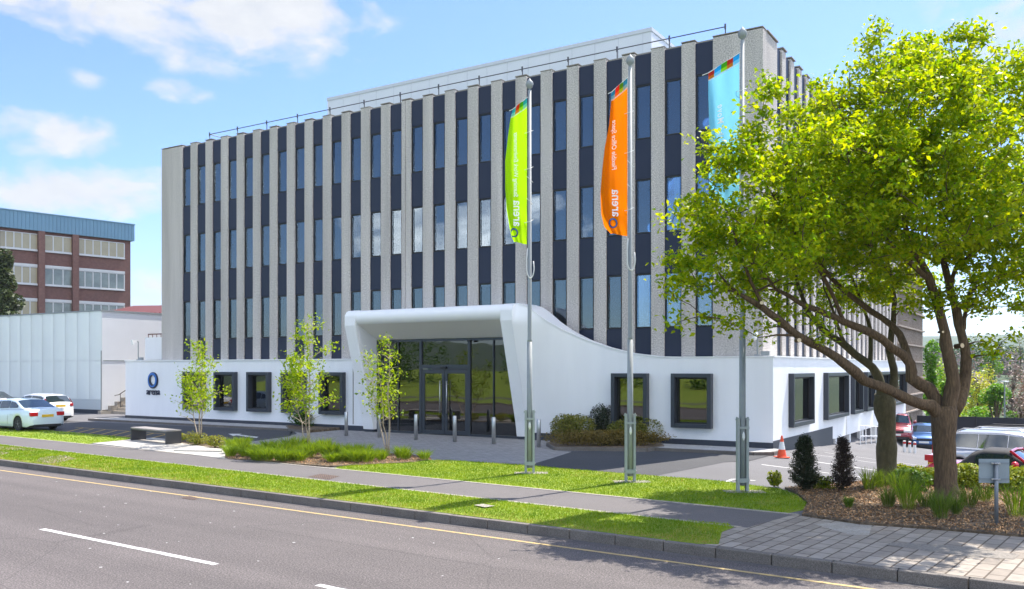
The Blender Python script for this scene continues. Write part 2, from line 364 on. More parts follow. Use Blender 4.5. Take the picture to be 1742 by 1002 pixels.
M_far4 = leafmat('far_brown', (.16, .11, .085), (.27, .20, .16), .2, tint=(1.1, 1, .9))

def add_tracks(m, ang, lo=.86, hi=1.10):
    t = m.node_tree; p = t.nodes['Principled BSDF']; src = p.inputs['Base Color'].links[0].from_socket
    tcn = t.nodes.new('ShaderNodeTexCoord'); mpn = t.nodes.new('ShaderNodeMapping'); mpn.vector_type = 'POINT'; mpn.inputs['Rotation'].default_value = (0, 0, ang); t.links.new(tcn.outputs['Object'], mpn.inputs[0])
    m2 = t.nodes.new('ShaderNodeMapping'); m2.inputs['Scale'].default_value = (.035, 1.1, 1); t.links.new(mpn.outputs[0], m2.inputs[0])
    n = N(t, 'ShaderNodeTexNoise', i_Scale=1.0, i_Detail=6, i_Roughness=.6); t.links.new(m2.outputs[0], n.inputs['Vector'])
    mr = t.nodes.new('ShaderNodeMapRange'); mr.inputs[1].default_value = .35; mr.inputs[2].default_value = .65; mr.inputs[3].default_value = lo; mr.inputs[4].default_value = hi; t.links.new(n.outputs[0], mr.inputs[0])
    v = N(t, 'ShaderNodeTexVoronoi', feature='DISTANCE_TO_EDGE'); v.inputs['Scale'].default_value = .22; t.links.new(tcn.outputs['Object'], v.inputs['Vector'])
    c = t.nodes.new('ShaderNodeMapRange'); c.inputs[1].default_value = .0; c.inputs[2].default_value = .006; c.inputs[3].default_value = .78; c.inputs[4].default_value = 1.0; t.links.new(v.outputs['Distance'], c.inputs[0])
    mm = N(t, 'ShaderNodeMath', operation='MULTIPLY'); t.links.new(mr.outputs[0], mm.inputs[0]); t.links.new(c.outputs[0], mm.inputs[1])
    s = N(t, 'ShaderNodeVectorMath', operation='SCALE'); t.links.new(src, s.inputs[0]); t.links.new(mm.outputs[0], s.inputs['Scale']); t.links.new(s.outputs[0], p.inputs['Base Color'])
add_tracks(M_asph, R(35.1))
# ------------------------------------------------------------------ ground
def stripe(name, off0, off1, ang, s0, s1, z0, m, zz=None):
    """a long straight strip given by two distances from the lens's foot, measured square to its run"""
    d = (math.cos(ang), -math.sin(ang)); n = (math.sin(ang), math.cos(ang))
    pt = lambda s, o: (d[0] * s + n[0] * o, d[1] * s + n[1] * o)
    mb = MB(); mb.face([(*pt(s0, off0), z0), (*pt(s1, off0), z0), (*pt(s1, off1), z0), (*pt(s0, off1), z0)]); return mb
AK = R(35.1); dK = (math.cos(AK), -math.sin(AK)); nK = (math.sin(AK), math.cos(AK)); OK = 13.56
ptK = lambda s, o: (dK[0] * s + nK[0] * o, dK[1] * s + nK[1] * o)
ZR = -.16
def terr(X, Y):
    x, y = LB(X, Y); r = math.hypot(X, Y)
    z = -1.2 - 5 * sm(y, -6, 4) * sm(x, -8, 0)
    z -= 1.5 * sm(y, 34, 60) * sm(x, -60, -10); z += 6.5 * sm(r, 140, 320) * sm(X, -60, 40)
    z -= 1.6 * sm(x, 6, 16) * sm(y, -12, 2)
    if r > 500: z += 12 * sm(r, 500, 900) + 75 * sm(r, 1200, 2600) * (1 + .35 * math.sin(X * .0016 + 1.3) + .15 * math.sin(X * .005))
    return z
mb = MB(); rad = [0, 5, 12, 20, 28, 36, 44, 52, 60, 70, 80, 95, 115, 140, 175, 220, 300, 400, 520, 700, 950, 1250, 1600, 2000, 2600, 3400, 5000]; NA = 96
for r in rad:
    for k in range(NA):
        a = 2 * math.pi * k / NA; X, Y = r * math.cos(a), r * math.sin(a); mb.v.append((X, Y, terr(X, Y)))
for i in range(len(rad) - 1):
    for k in range(NA):
        a = i * NA + k; b = i * NA + (k + 1) % NA; mb.f.append([a, a + NA, b + NA, b]); mb.m.append(0)
M_terr = mat('terrain', (.035, .07, .03), .95, col2=(.07, .10, .035), vscale=.006, detail=8)
struct('ground', mb, M_terr, smooth=True)
road = MB(); road.face([(*ptK(-90, -2.6), ZR), (*ptK(60, -2.6), ZR), (*ptK(60, OK), ZR), (*ptK(-90, OK), ZR)]); struct('road', road, M_asph)
# forecourt and car park: one sheet, falling gently beyond the building's near corner
mb = MB(); NX, NY = 130, 60
def fc(u, v):
    x = -85 + 125 * u
    X0, Y0 = BL(x, 0)
    # start on the back of the kerb
    t = (OK + .13 - (X0 * nK[0] + Y0 * nK[1])) / (BY[0] * nK[0] + BY[1] * nK[1])
    y = t + (46 - t) * v
    X, Y = BL(x, y); z = gz(X, Y)
    return (X, Y, z)
mb.grid(fc, NX, NY); mb.f = [q[::-1] for q in mb.f]
struct('forecourt', mb, M_fore)
def sheet(name, poly, z, m, kind='structure', gzf=True, thick=.0, top=None):
    mb = MB()
    if thick: mb.prism(poly, z - thick, z)
    else:
        a = sum(poly[i][0] * poly[(i + 1) % len(poly)][1] - poly[(i + 1) % len(poly)][0] * poly[i][1] for i in range(len(poly)))
        if a < 0: poly = poly[::-1]
        mb.face([(p[0], p[1], z) for p in poly])
    return struct(name, mb, m)
# kerb: granite stones with open joints
mb = MB(); s = -75.0
while s < 22:
    Ln = .914; a, b, c, d = ptK(s + .006, OK), ptK(s + Ln - .006, OK), ptK(s + Ln - .006, OK + .14), ptK(s + .006, OK + .14)
    dz = random.uniform(-.003, .003); mb.prism([a, b, c, d], ZR - .15, .012 + dz); s += Ln
k = struct('kerb', mb, M_kerb); bv = k.modifiers.new('b', 'BEVEL'); bv.width = .018; bv.segments = 2; bv.limit_method = 'ANGLE'
# gutter, yellow line, centre line
sheet('gutter', [ptK(-75, OK - .16), ptK(22, OK - .16), ptK(22, OK), ptK(-75, OK)], ZR + .004, speckle('gutter_asphalt', (.10, .092, .09), (.06, .055, .055), (.15, .14, .135), scale=40))
def paint(name, pts, z, m): return sheet(name, pts, z, m)
sheet('yellow_line', [ptK(-75, 12.86), ptK(22, 12.86), ptK(22, 12.95), ptK(-75, 12.95)], ZR + .004, M_liney)
mb = MB()
def ragged(s0, s1, o0, o1, z):
    n = 40; top = []; bot = []
    for i in range(n + 1):
        t = s0 + (s1 - s0) * i / n
        top.append((*ptK(t, o1 + random.uniform(-.008, .008)), z)); bot.append((*ptK(t, o0 + random.uniform(-.008, .008)), z))
    mb.face(bot + top[::-1])
s = ptK(0, 0); sdash = (-8.96 * dK[0] + 16.8 * dK[1])
for i in range(-6, 4):
    a = sdash + i * 7.55; ragged(a, a + 5.28, 8.6, 8.72, ZR + .004)
struct('centre_line', mb, M_linew)
gp = np.array([ptK(rng.uniform(-30, 9), rng.uniform(5, 13)) for _ in range(150)]); gr_ = rng.uniform(.008, .028, 150); gv = []
for (gx_, gy_), gr1 in zip(gp, gr_):
    a_ = rng.uniform(0, 1.5); gv += [(gx_ + gr1 * math.cos(a_ + k * 1.57) * (1.4 if k % 2 else 1), gy_ + gr1 * math.sin(a_ + k * 1.57), ZR + .004) for k in range(4)]
tag(arr_mesh('road_grit', gv, 4, M_linew), 'pale specks of grit and trodden gum on the road', 'grit', kind='stuff')
# the footpath with pale edgings
AP = R(36.6); dP = (math.cos(AP), -math.sin(AP)); nP = (math.sin(AP), math.cos(AP))
ptP = lambda s, o: (dP[0] * s + nP[0] * o, dP[1] * s + nP[1] * o)
E0 = -7.6; 
pr = G(1340, 880); prs = pr[0] * dP[0] + pr[1] * dP[1]; p2 = G(1275, 897); p2s = p2[0] * dP[0] + p2[1] * dP[1]
sheet('footpath', [ptP(-80, 15.45), ptP(p2s, 15.45), ptP(prs, 17.32), ptP(-80, 17.32)], .012, M_path)
sheet('path_edging', [ptP(-80, 15.33), ptP(p2s - .2, 15.33), ptP(p2s - .1, 15.45), ptP(-80, 15.45)], .022, M_edge, thick=.1)
sheet('path_edging.001', [ptP(-80, 17.32), ptP(prs, 17.32), ptP(prs + .1, 17.42), ptP(-80, 17.42)], .022, M_edge, thick=.1)
# stone setts pavement at the right
setts = [ptK(ptx, OK + .14) for ptx in (-6.0, 22)] + [G(2050, 955), G(1742, 915), G(1588, 902), G(1462, 893), G(1360, 878), ptP(prs, 17.4), ptP(prs, 17.32), ptP(p2s, 15.45), ptP(p2s - 1.1, 15.33), G(1150, 915)]
sheet('pavement', setts, .010, M_setts)
sheet('manhole_cover', [G(1385, 893), G(1432, 889), G(1483, 897), G(1478, 912), G(1445, 911)], .014, speckle('cover_stone', (.33, .30, .26), (.26, .235, .20), (.40, .37, .33), scale=30, scale2=2, bump=.3))
sheet('stone_band', [G(1520, 924), G(1640, 931), G(1735, 945), G(1725, 953), G(1640, 948), G(1505, 928)], .0145, speckle('worn_mortar', (.2, .18, .155), (.15, .13, .11), (.26, .23, .2), scale=30))
# verges
vergeA = [ptK(-75, OK + .14), ptK(-5.9, OK + .14), ptK(-5.6, OK + .3), G(1228, 906), G(1248, 898), G(1240, 893), ptP(p2s - 1.3, 15.33), ptP(-80, 15.33)]
vb0 = G(560, 803); s0 = vb0[0] * dP[0] + vb0[1] * dP[1]
vergeB = [ptP(s0 - .5, 17.42), ptP(prs - .2, 17.42), G(1367, 868), G(1372, 857), G(1355, 843), G(1327, 833), G(1222, 819), G(1029, 804), G(893, 792), G(764, 784), G(725, 784), G(690, 789), G(600, 792)]
vergeC = [ptP(-80, 17.42), ptP((G(158, 755)[0] * dP[0] + G(158, 755)[1] * dP[1]), 17.42), G(220, 747.5), G(222, 745), G(110, 735), G(0, 727.5), G(-120, 720), G(-300, 711)]
for nm, pl in (('verge', vergeA), ('verge.001', vergeB), ('verge.002', vergeC)): sheet(nm, pl, .020, M_grass, thick=.1)
def inpoly(pts, poly):
    x, y = pts[:, 0], pts[:, 1]; c = np.zeros(len(pts), bool); n = len(poly)
    for i in range(n):
        x1, y1 = poly[i]; x2, y2 = poly[(i + 1) % n]
        cond = ((y1 > y) != (y2 > y)); xi = (x2 - x1) * (y - y1) / ((y2 - y1) if y2 != y1 else 1e-9) + x1
        c ^= cond & (x < xi)
    return c
def scatter(poly, dens, dmax=60):
    a = np.array(poly); lo, hi = a.min(0), a.max(0); lo = np.maximum(lo, [-28, 8]); hi = np.minimum(hi, [14, dmax])
    n = int((hi[0] - lo[0]) * (hi[1] - lo[1]) * dens); p = rng.uniform(lo, hi, (n, 2)); return p[inpoly(p, poly)]
def smoothnoise(p, sc, seed):
    r = np.random.default_rng(seed); v = np.zeros(len(p))
    for _ in range(6):
        k = r.normal(size=2) * sc; v += np.sin(p @ k + r.uniform(0, 6.28))
    return v / 6
def blades(name, p, hgt, wid, m, label, z0=.015, lean=.5):
    n = len(p); a = rng.uniform(0, 6.28, n); h = hgt * rng.uniform(.5, 1.3, n); w = wid * rng.uniform(.7, 1.3, n)
    dx, dy = np.cos(a) * w, np.sin(a) * w; lx = rng.normal(size=n) * h * lean; ly = rng.normal(size=n) * h * lean; z = np.full(n, z0)
    v = np.stack([np.stack([p[:, 0] - dx, p[:, 1] - dy, z], 1), np.stack([p[:, 0] + dx, p[:, 1] + dy, z], 1), np.stack([p[:, 0] + lx, p[:, 1] + ly, z + h], 1)], 1)
    o = arr_mesh(name, v.reshape(-1, 3), 3, m); return tag(o, label, 'grass', kind='stuff')
allp = []
for pl, base in ((vergeA, 2400), (vergeB, 1900), (vergeC, 700)):
    q = scatter(pl, base, 48); d = np.hypot(q[:, 0], q[:, 1]); keep = rng.uniform(0, 1, len(q)) < np.clip((15 / d) ** 1.3, .12, 1); allp.append(q[keep])
q = np.concatenate(allp); dist = np.hypot(q[:, 0], q[:, 1])
offK = q[:, 0] * nK[0] + q[:, 1] * nK[1]
nn = smoothnoise(q, 1.6, 3); dryness = np.exp(-((offK - OK - .14) / .28) ** 2) * .9 + .45 * (nn > .27) + np.where((offK < 15.2), .12, 0)
isdry = rng.uniform(0, 1, len(q)) < dryness * .55
wd = .0045 * np.clip(dist / 14, 1, 3)
blades('grass', q[~isdry], .045, wd[~isdry], M_blade, 'bright green mown grass on the roadside verges')
blades('dry_grass', q[isdry], .035, wd[isdry], M_dry, 'yellowed dry grass along the kerb edge of the verge')
M_worn = speckle('worn_earth', (.24, .195, .14), (.17, .13, .09), (.33, .28, .21), scale=14, scale2=2, bump=.6, big=.2)
for i, pl in enumerate(([(70, 779), (110, 775), (130, 782), (88, 790), (60, 786)], [(0, 769), (18, 771), (0, 776)], [(0, 760), (35, 763), (62, 768), (0, 766)])):
    sheet('worn_patch' + ('' if i == 0 else '.%03d' % i), [G(*q_) for q_ in pl], .027, M_worn)
sheet('concrete_cover.003', [G(806, 863), G(822, 861), G(842, 864.5), G(825, 867)], .05, M_edge)
M_iron = brick('rusty_iron', (.20, .12, .09), (.24, .15, .11), (.05, .035, .03), .07, .07, .02, rot=(0, 0, R(35)), offset=0, bump=.5)
sheet('drain_grating', [G(308, 847.5, ZR), G(322, 844, ZR), G(338, 847.5, ZR), G(330, 851, ZR)], ZR + .008, M_iron)
sheet('path_cover', [G(523, 812), G(545, 807), G(578, 811), G(560, 817)], .017, M_iron)
# bench platform, paving in front of the entrance, darker asphalt
pad = [G(158, 755), G(222, 749), G(262, 745.5), G(300, 750), G(377, 757), G(379, 768), G(387, 771), G(387, 781.5)]
sheet('bench_paving', pad, .028, M_pad, thick=.12)
for i, (a_, b_) in enumerate((((309, 765), (381, 767)),)):
    mb = MB(); p_ = [G(295, 769), G(378, 770.5), G(378, 766.5), G(330, 765)]; mb.prism(p_, .02, .075); struct('paving_step', mb, M_pad)
pave = [G(380, 757), G(430, 751), G(490, 743), G(505, 738), G(497, 731), G(487, 727)] + [BL(-21.5, -1.6), BL(-21.5, -.02), BL(-7.2, -.02), BL(-7.2, -1.8)] + [G(1000, 757), G(960, 760), G(940, 766), G(972, 769), G(935, 781), G(890, 794), G(764, 787), G(560, 790), G(383, 772)]
sheet('entrance_paving', pave, .006, M_pave)
dark1 = [G(-200, 714), G(0, 722), G(-140, 719)]
darkL = [BL(-40, -6.5), BL(-37.5, -2.6), BL(-21.5, -1.62), G(487, 727), G(497, 731), G(505, 738), G(490, 743), G(430, 751), G(380, 757), G(300, 752), G(225, 746), G(110, 737), G(60, 733)]
sheet('dark_asphalt', darkL, .0045, M_dark)
darkR = [G(890, 795), G(935, 781), G(972, 768), G(1128, 766), BL(-.2, -1.6), BL(.25, -1.5), BL(.3, -1.2), G(1275, 784), G(1232, 786.5), G(1119, 809)]
sheet('dark_asphalt.001', darkR, .0055, M_dark)
# raised pavement along the front wall
mb = MB(); mb.prism([BL(-37.2, -1.55), BL(-21.6, -1.55), BL(-21.6, -.0), BL(-37.2, -.0)], -.05, .09); struct('pavement.001', mb, M_pave2)
mb = MB(); mb.prism([BL(-7.2, -1.95), BL(-.2, -1.6), BL(.25, -1.3), BL(.3, 0), BL(-7.2, 0)], -.05, .10); struct('pavement.002', mb, M_pave2)
def kerbline(name, pts, w=.13, h=.11):
    mb = MB()
    for i in range(len(pts) - 1):
        a, b = Vector(pts[i]), Vector(pts[i + 1]); d = (b - a).normalized(); n_ = Vector((-d.y, d.x)) * w / 2
        L_ = (b - a).length; k_ = max(1, round(L_ / .9))
        for j in range(k_):
            p_, q_ = a + d * (L_ * j / k_ + .004), a + d * (L_ * (j + 1) / k_ - .004)
            mb.prism([tuple(p_ - n_), tuple(q_ - n_), tuple(q_ + n_), tuple(p_ + n_)], -.1, h)
    return struct(name, mb, M_kerb)
kerbline('kerb.001', [BL(-37.3, -1.63), BL(-21.6, -1.63)], h=.097)
kerbline('kerb.002', [BL(-6.6, -2.0), BL(-.2, -1.68), BL(.33, -1.3), BL(.38, -.1)], h=.107)
isl = [G(932, 759), G(945, 766), G(1100, 768.5), G(1127, 764), G(1120, 752), G(950, 748)]
mb = MB(); mb.prism(isl, -.05, .13); struct('planting_soil', mb, M_soil)
kerbline('kerb.003', [isl[0], isl[1], isl[2], isl[3], isl[4]], h=.125)
isl2 = [G(488, 727), G(492, 733), G(520, 737), G(585, 731), G(583, 722), G(520, 719)]
mb = MB(); mb.prism(isl2, -.05, .12); struct('planting_soil.001', mb, M_soil)
kerbline('kerb.004', [isl2[4], isl2[5], isl2[0], isl2[1], isl2[2]], h=.115)
# planting beds
bedG = [G(383, 781), G(383, 771), G(470, 762), G(600, 768), G(730, 778), G(735, 783.5), G(700, 788), G(560, 795)]
mb = MB(); mb.prism(bedG, -.1, .035); struct('planting_soil.002', mb, M_soil)
bedT = [G(1364, 878.5), G(1462, 892.5), G(1588, 901.5), G(1742, 914.5), G(2050, 955), G(2050, 790), G(1742, 803), G(1580, 808), G(1420, 826), G(1335, 832), G(1358, 843), G(1374, 857)]
mb = MB(); mb.prism(bedT, -1.4, .045); struct('planting_soil.003', mb, M_soil)
bedB = [G(282, 751), G(300, 748.5), G(380, 755), G(382, 766)]
mb = MB(); mb.prism(bedB, -.1, .03); struct('planting_soil.004', mb, M_soil)
# mulch: thousands of bark chips
M_mulch = leafmat('bark_mulch', (.20, .10, .04), (.52, .33, .18), .0, .9)
def chips(name, poly, dens, label, size=.05, z=.05, dmax=30):
    p = scatter(poly, dens, dmax); n = len(p); c = np.column_stack([p, np.full(n, z) + rng.uniform(0, .03, n)])
    v = leaf_verts(c, size, up=1.2, asp=.5, droop=0); return tag(arr_mesh(name, v, 4, M_mulch), label, 'mulch', kind='stuff')
chips('bark_mulch', bedT, 520, 'brown bark mulch covering the bed under the large trees')
chips('bark_mulch.001', bedG, 300, 'pale bark mulch under the ornamental grass bed', z=.04)
# car park markings
mb = MB()
def seg(a, b, w, z=.005):
    a, b = Vector(a), Vector(b); d = (b - a).normalized(); n_ = Vector((-d.y, d.x)) * w / 2; k_ = 12
    for j in range(k_):
        p_, q_ = a.lerp(b, j / k_), a.lerp(b, (j + 1) / k_)
        mb.face([(*(p_ - n_), gz(*(p_ - n_)) + z), (*(q_ - n_), gz(*(q_ - n_)) + z), (*(q_ + n_), gz(*(q_ + n_)) + z), (*(p_ + n_), gz(*(p_ + n_)) + z)])
seg(G(1233, 821), G(1247, 815), .1); seg(G(1246, 815), G(1285, 817.5), .1); seg(BL(.8, -1.5), BL(5.6, -1.5), .1); seg(BL(.8, -4.1), BL(4.6, -4.1), .1)
for yy in (1.1, 3.7): seg(BL(.9, yy), BL(5.4, yy), .1)

struct('parking_lines', mb, M_linew)
mb = MB()
ar = [G(388, 738.2), G(397, 742.0), G(402, 740.9), G(436, 745.3), G(440, 743.6), G(407, 739.6), G(412, 738.4)]
mb.face([(*q_, .0095) for q_ in ar][::-1]); struct('road_arrow', mb, M_linew)
mb = MB()
h0, h1 = [Vector(G(*q_)) for q_ in ((112, 735.5), (300, 750))]; g0, g1 = [Vector(G(*q_)) for q_ in ((128, 727), (312, 741))]
def fl(a, b, w, z): 
    d = (b - a).normalized(); n_ = Vector((-d.y, d.x)) * w / 2; mb.face([(*(a - n_), z), (*(b - n_), z), (*(b + n_), z), (*(a + n_), z)])
fl(h0, h1, .09, .0095); fl(g0, g1, .09, .0095)
for i in range(9): fl(h0.lerp(h1, i / 9), g0.lerp(g1, (i + .8) / 9), .09, .0135)
struct('hatching', mb, M_hatch)

# ------------------------------------------------------------------ the office building
B = thing('office_building', 'five-level concrete-ribbed office block with white ground floor and curved white entrance porch', 'building', (CB[0], CB[1], 0), -A32)
XL = -36.4
def part(name, mb, m, parent=B, **kw): return mb.build(name, m, parent, **kw)
HW = 3.28
# white ground-floor walls (front with openings), y = 0 plane
fw = [(-21.3, -19.8), (-23.8, -22.3), (-26.25, -24.7), (-28.7, -27.15), (-31.15, -29.55)]
rw = [(-3.67, -2.15), (-6.09, -4.62)]
def wall_with_holes(mb, x0, x1, z0, z1, holes, y=0.0, t=.3):
    """holes: (xa, xb, za, zb) sorted"""
    xs = x0
    for xa, xb, za, zb in sorted(holes):
        mb.box(xs, y, z0, xa, y + t, z1); mb.box(xa, y, z0, xb, y + t, za); mb.box(xa, y, zb, xb, y + t, z1); xs = xb
    mb.box(xs, y, z0, x1, y + t, z1)
ZB, ZT = .72, 2.70
mb = MB(); wall_with_holes(mb, XL, -18.0, .0, HW, [(a + .12, b - .12, ZB + .12, ZT - .12) for a, b in fw]); mb.box(XL, .3, 0, XL + .3, 12, HW); part('ground_floor_wall', mb, M_white); mb = MB()
wall_with_holes(mb, -7.6, 0, .0, HW, [(a + .12, b - .12, ZB + .12, ZT - .12) for a, b in rw])
mb.box(-10.2, .01, 0, -7.6, .31, HW)
part('ground_floor_wall', mb, M_white)
# side wall with lower edge hanging above the falling car park
YS = 29.9; ZS = -.2
sw = [(2.0, 5.2), (7.5, 11.8), (13.0, 15.2), (16.2, 18.4), (19.6, 23.6), (24.6, 29.2)]
mb = MB(); ys = 0.3
for a, b in sw:
    mb.box(-.3, ys, ZS, 0, a + .12, HW); mb.box(-.3, a + .12, ZS, 0, b - .12, .84); mb.box(-.3, a + .12, 2.58, 0, b - .12, HW); ys = b - .12
mb.box(-.3, ys, ZS, 0, YS, HW); mb.box(-12, YS - .3, ZS, -.3, YS, HW)
part('side_wall', mb, M_white)
mb = MB(); mb.box(XL - .05, -.05, HW, -18.3, .6, HW + .05); mb.box(-3.3, -.024, HW, .05, .45, HW + .035); mb.box(-.45, .5, HW, .05, YS + .05, HW + .05); mb.box(-7.4, .32, HW - .03, -3.2, .6, HW + .02)
part('coping', mb, M_whitem)
mb = MB(); mb.box(XL - .02, -.012, -.02, -18.45, -.001, .24); part('plinth', mb, M_plinth); mb = MB(); mb.box(-6.4, -.012, -.02, 0.012, -.001, .3); mb.box(0.001, -.001, -.9, .012, 9.2, .36); mb.box(.001, 9.2, -.9, .011, 9.35, -.2)
part('plinth', mb, M_plinth)
mb = MB(); mb.box(-.28, .5, -1.6, -.02, 9.3, ZS - .01); part('side_plinth', mb, M_plinth)
# undercroft: recessed glazing and white posts
mb = MB(); mb.box(-3.4, 9.3, -3.2, -3.2, YS, ZS); mb.box(-12, YS - .7, -3.2, -3.2, YS - .5, ZS); part('undercroft_wall', mb, M_room)
mb = MB(); mb.box(-12, 9.3, ZS - .03, -.3, YS - .3, ZS + .02); part('undercroft_ceiling', mb, M_soffit)
for yy in (9.9, 12.9, 16.0, 19.5, 23.0, 26.5):
    mb = MB(); mb.box(-.28, yy, -3, -.02, yy + .26, ZS); part('column', mb, M_whitem)
for i in range(7):
    mb = MB(); y0 = 10 + i * 2.7; mb.box(-2.99, y0, -3, -2.96, y0 + 2.6, ZS - .05); part('undercroft_window', mb, M_glassG)
mb = MB()
for yy in np.arange(14, 22.5, 1.4): mb.tube([(.25, yy, gz(*BL(.3, yy))), (.25, yy, gz(*BL(.3, yy)) + 1.05)], .025, 6)
for dz in (1.05, .55): mb.tube([(.25, yy, gz(*BL(.3, yy)) + dz) for yy in np.arange(14, 22.5, 1.4)], .025, 6)
part('undercroft_railing', mb, M_whitem)
# projecting grey window boxes
def box_window(x0, x1, z0, z1, p=.26, axis='x'):
    """hollow frame projecting from the wall, with a set back pane"""
    t = .15
    def T(a, b, c, d, e, f_):
        if axis == 'x': return (a, b, c, d, e, f_)
        return (-e, a, c, -b, d, f_)           # turned onto the side wall
    mb = MB()
    for q in ((x0, -p, z0, x0 + t, .1, z1), (x1 - t, -p, z0, x1, .1, z1), (x0 + t, -p, z0, x1 - t, .1, z0 + t), (x0 + t, -p, z1 - t, x1 - t, .1, z1)): mb.box(*T(*q))
    w = part('box_window', mb, M_frame, bevel=.012)
    mb = MB(); a, b, c, d = x0 + t, x1 - t, z0 + t, z1 - t; s_ = .055
    for q in ((a, -.02, c, a + s_, .08, d), (b - s_, -.02, c, b, .08, d), (a + s_, -.02, c, b - s_, .08, c + s_), (a + s_, -.02, d - s_, b - s_, .08, d)): mb.box(*T(*q))
    mb.build('sash', M_black, w)
    mb = MB(); mb.box(*T(a + s_, .02, c + s_, b - s_, .03, d - s_)); mb.build('pane', M_glassG, w)
    mb = MB(); mb.box(*T(x0 + .02, .9, z0, x1 - .02, .92, z1)); mb.build('interior', M_room, w)
    if random.random() < .5 and axis == 'x':
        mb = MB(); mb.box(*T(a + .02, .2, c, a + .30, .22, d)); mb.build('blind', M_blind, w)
for a, b in fw + rw: box_window(a, b, ZB, ZT)
for a, b in sw: box_window(a, b, ZB, ZT, p=.2, axis='y')
# lettering and ring logo on the white wall
M_blue = mat('logo_blue', (.03, .16, .50), .4); M_navy = mat('logo_navy', (.006, .012, .04), .4)
mb = MB()
def ring(mb, cx, cz, ro, ri, y0, y1, m, ox=0, oz=0, n=48):
    P_ = lambda k, r, o, y: (cx + (o and ox) + r * math.cos(2 * math.pi * k / n) * .94, y, cz + (o and oz) + r * math.sin(2 * math.pi * k / n))
    for k in range(n):
        a, b = k, k + 1
        mb.face([P_(a, ro, 0, y0), P_(b, ro, 0, y0), P_(b, ri, 1, y0), P_(a, ri, 1, y0)], m)
        mb.face([P_(a, ro, 0, y0), P_(a, ro, 0, y1), P_(b, ro, 0, y1), P_(b, ro, 0, y0)], m)
        mb.face([P_(a, ri, 1, y0), P_(b, ri, 1, y0), P_(b, ri, 1, y1), P_(a, ri, 1, y1)], m)
ring(mb, -33.9, 2.22, .45, .26, -.07, -.01, 0, .02, .03); ring(mb, -33.92, 2.24, .40, .30, -.09, -.071, 1, -.02, -.02)
part('ring_logo', mb, [M_navy, M_blue])
mb = MB(); put_text(mb, 'arena', .52, lambda x, y, z: (-33.9 + x, -.03 - z, 1.44 + y), extr=.025, offset=.002)
for dx in (-.33, .05, .28): mb.box(-33.9 + dx - .03, -.055, 1.42, -33.9 + dx + .05, -.01, 1.455)
part('lettering', mb, M_navy)
# downpipe seams
mb = MB(); mb.box(-19.35, -.03, .3, -19.32, -.001, HW); mb.box(-.001, 12.0, ZS, .012, 12.05, HW); part('movement_joint', mb, M_edge)
# portal -------------------------------------------------------------
uR0, uR1, uL0, uL1 = -10.3, -9.75, -18.5, -17.9      # local x of the two fins
def yf(z): return -(.26 + (1.5 - .26) * max(0, (z - .3)) / (4.77 - .3))
ZP0, ZP1 = 4.77, 5.45; RB = .34
def fin(x0, x1):
    mb = MB(); prof = [(.45, .12), (yf(.12), .12)]
    for i in range(1, 9): z = .12 + (ZP0 - .12) * i / 8; prof.append((yf(z), z))
    for k in range(1, 9):
        a = math.pi - math.pi / 2 * k / 8 * 1.0; prof.append((-1.5 + RB + .0 + RB * math.cos(a) - .0, ZP1 - RB + RB * math.sin(a)))
    prof.append((.45, ZP1 + .02)); n = len(prof); b = len(mb.v)
    for x in (x0, x1): mb.v += [(x, p_[0], p_[1]) for p_ in prof]
    mb.f.append([b + i for i in range(n)]); mb.f.append([b + n + i for i in range(n)][::-1]); mb.m += [0, 0]
    for i in range(n):
        j = (i + 1) % n; mb.f.append([b + i, b + n + i, b + n + j, b + j]); mb.m.append(0)
    return mb
f1 = part('porch_fin', fin(uR0, uR1), M_white, bevel=.02); f2 = part('porch_fin', fin(uL0, uL1), M_white, bevel=.02)
mb = MB()
for x0, x1 in ((uR0, uR1), (uL0, uL1)): mb.box(x0 + .03, -.22, 0, x1 - .03, .4, .12)
part('fin_base', mb, M_plinth)
# bullnose bar and porch roof
mb = MB()
def barf(u, v):
    x = uL1 + (uR0 - uL1) * u
    k = v * 10
    if k <= 7: a = math.pi * 1.35 - math.pi * .85 * k / 7; y = -1.5 + RB + (RB - .015) * math.cos(a); z = ZP1 - RB + (RB - .015) * math.sin(a)
    else: y = -1.5 + RB + (k - 7) / 3 * 2.0; z = ZP1 - .015 + .03 * (k - 7) / 3
    return (x, y, z)
mb.grid(barf, 1, 30); part('porch_bar', mb, M_whitem, smooth=True)
for x in (uL1 + .001, uR0 - .021):
    pass
mb = MB(); zb_ = ZP1 - RB + (RB - .015) * math.sin(math.pi * 1.35); yb_ = -1.5 + RB + (RB - .015) * math.cos(math.pi * 1.35)
mb.face([(uL1, yb_, zb_), (uR0, yb_, zb_), (uR0, .02, 4.17), (uL1, .02, 4.17)]); part('porch_soffit', mb, M_soffit)
# the swoop that joins the right fin to the low wall
top = [(0, 5.45), (.35, 5.36), (.7, 5.15), (1.2, 4.75), (1.8, 4.36), (2.6, 3.98), (3.5, 3.68), (4.5, 3.45), (5.6, 3.32), (6.6, HW + .02)]
def tz(s):
    for (a, b), (c, d) in zip(top, top[1:]):
        if s <= c: return b + (d - b) * (s - a) / (c - a)
    return HW
def swoop(u, v):
    s = 3.5 * u; zt = tz(s); z = .30 + (zt - .30) * v
    zz = min(z, ZP0); k = (1 - sm(s, -1.2, 3.5)) / (1 - sm(0, -1.2, 3.5))
    y = yf(zz) * k - .0 - .004
    if u == 0 and z > ZP0:  # follow the bullnose
        y = max(y, -1.5 + RB - math.sqrt(max(0, RB ** 2 - (z - ZP1 + RB) ** 2)) if z > ZP1 - RB else y)
    elif z > ZP0 and s < 1.2: y = y + (z - ZP0) * .4 * (1 - s / 1.2)
    return (uR1 + .002 + s, y, z)
mb = MB(); mb.grid(swoop, 48, 24)
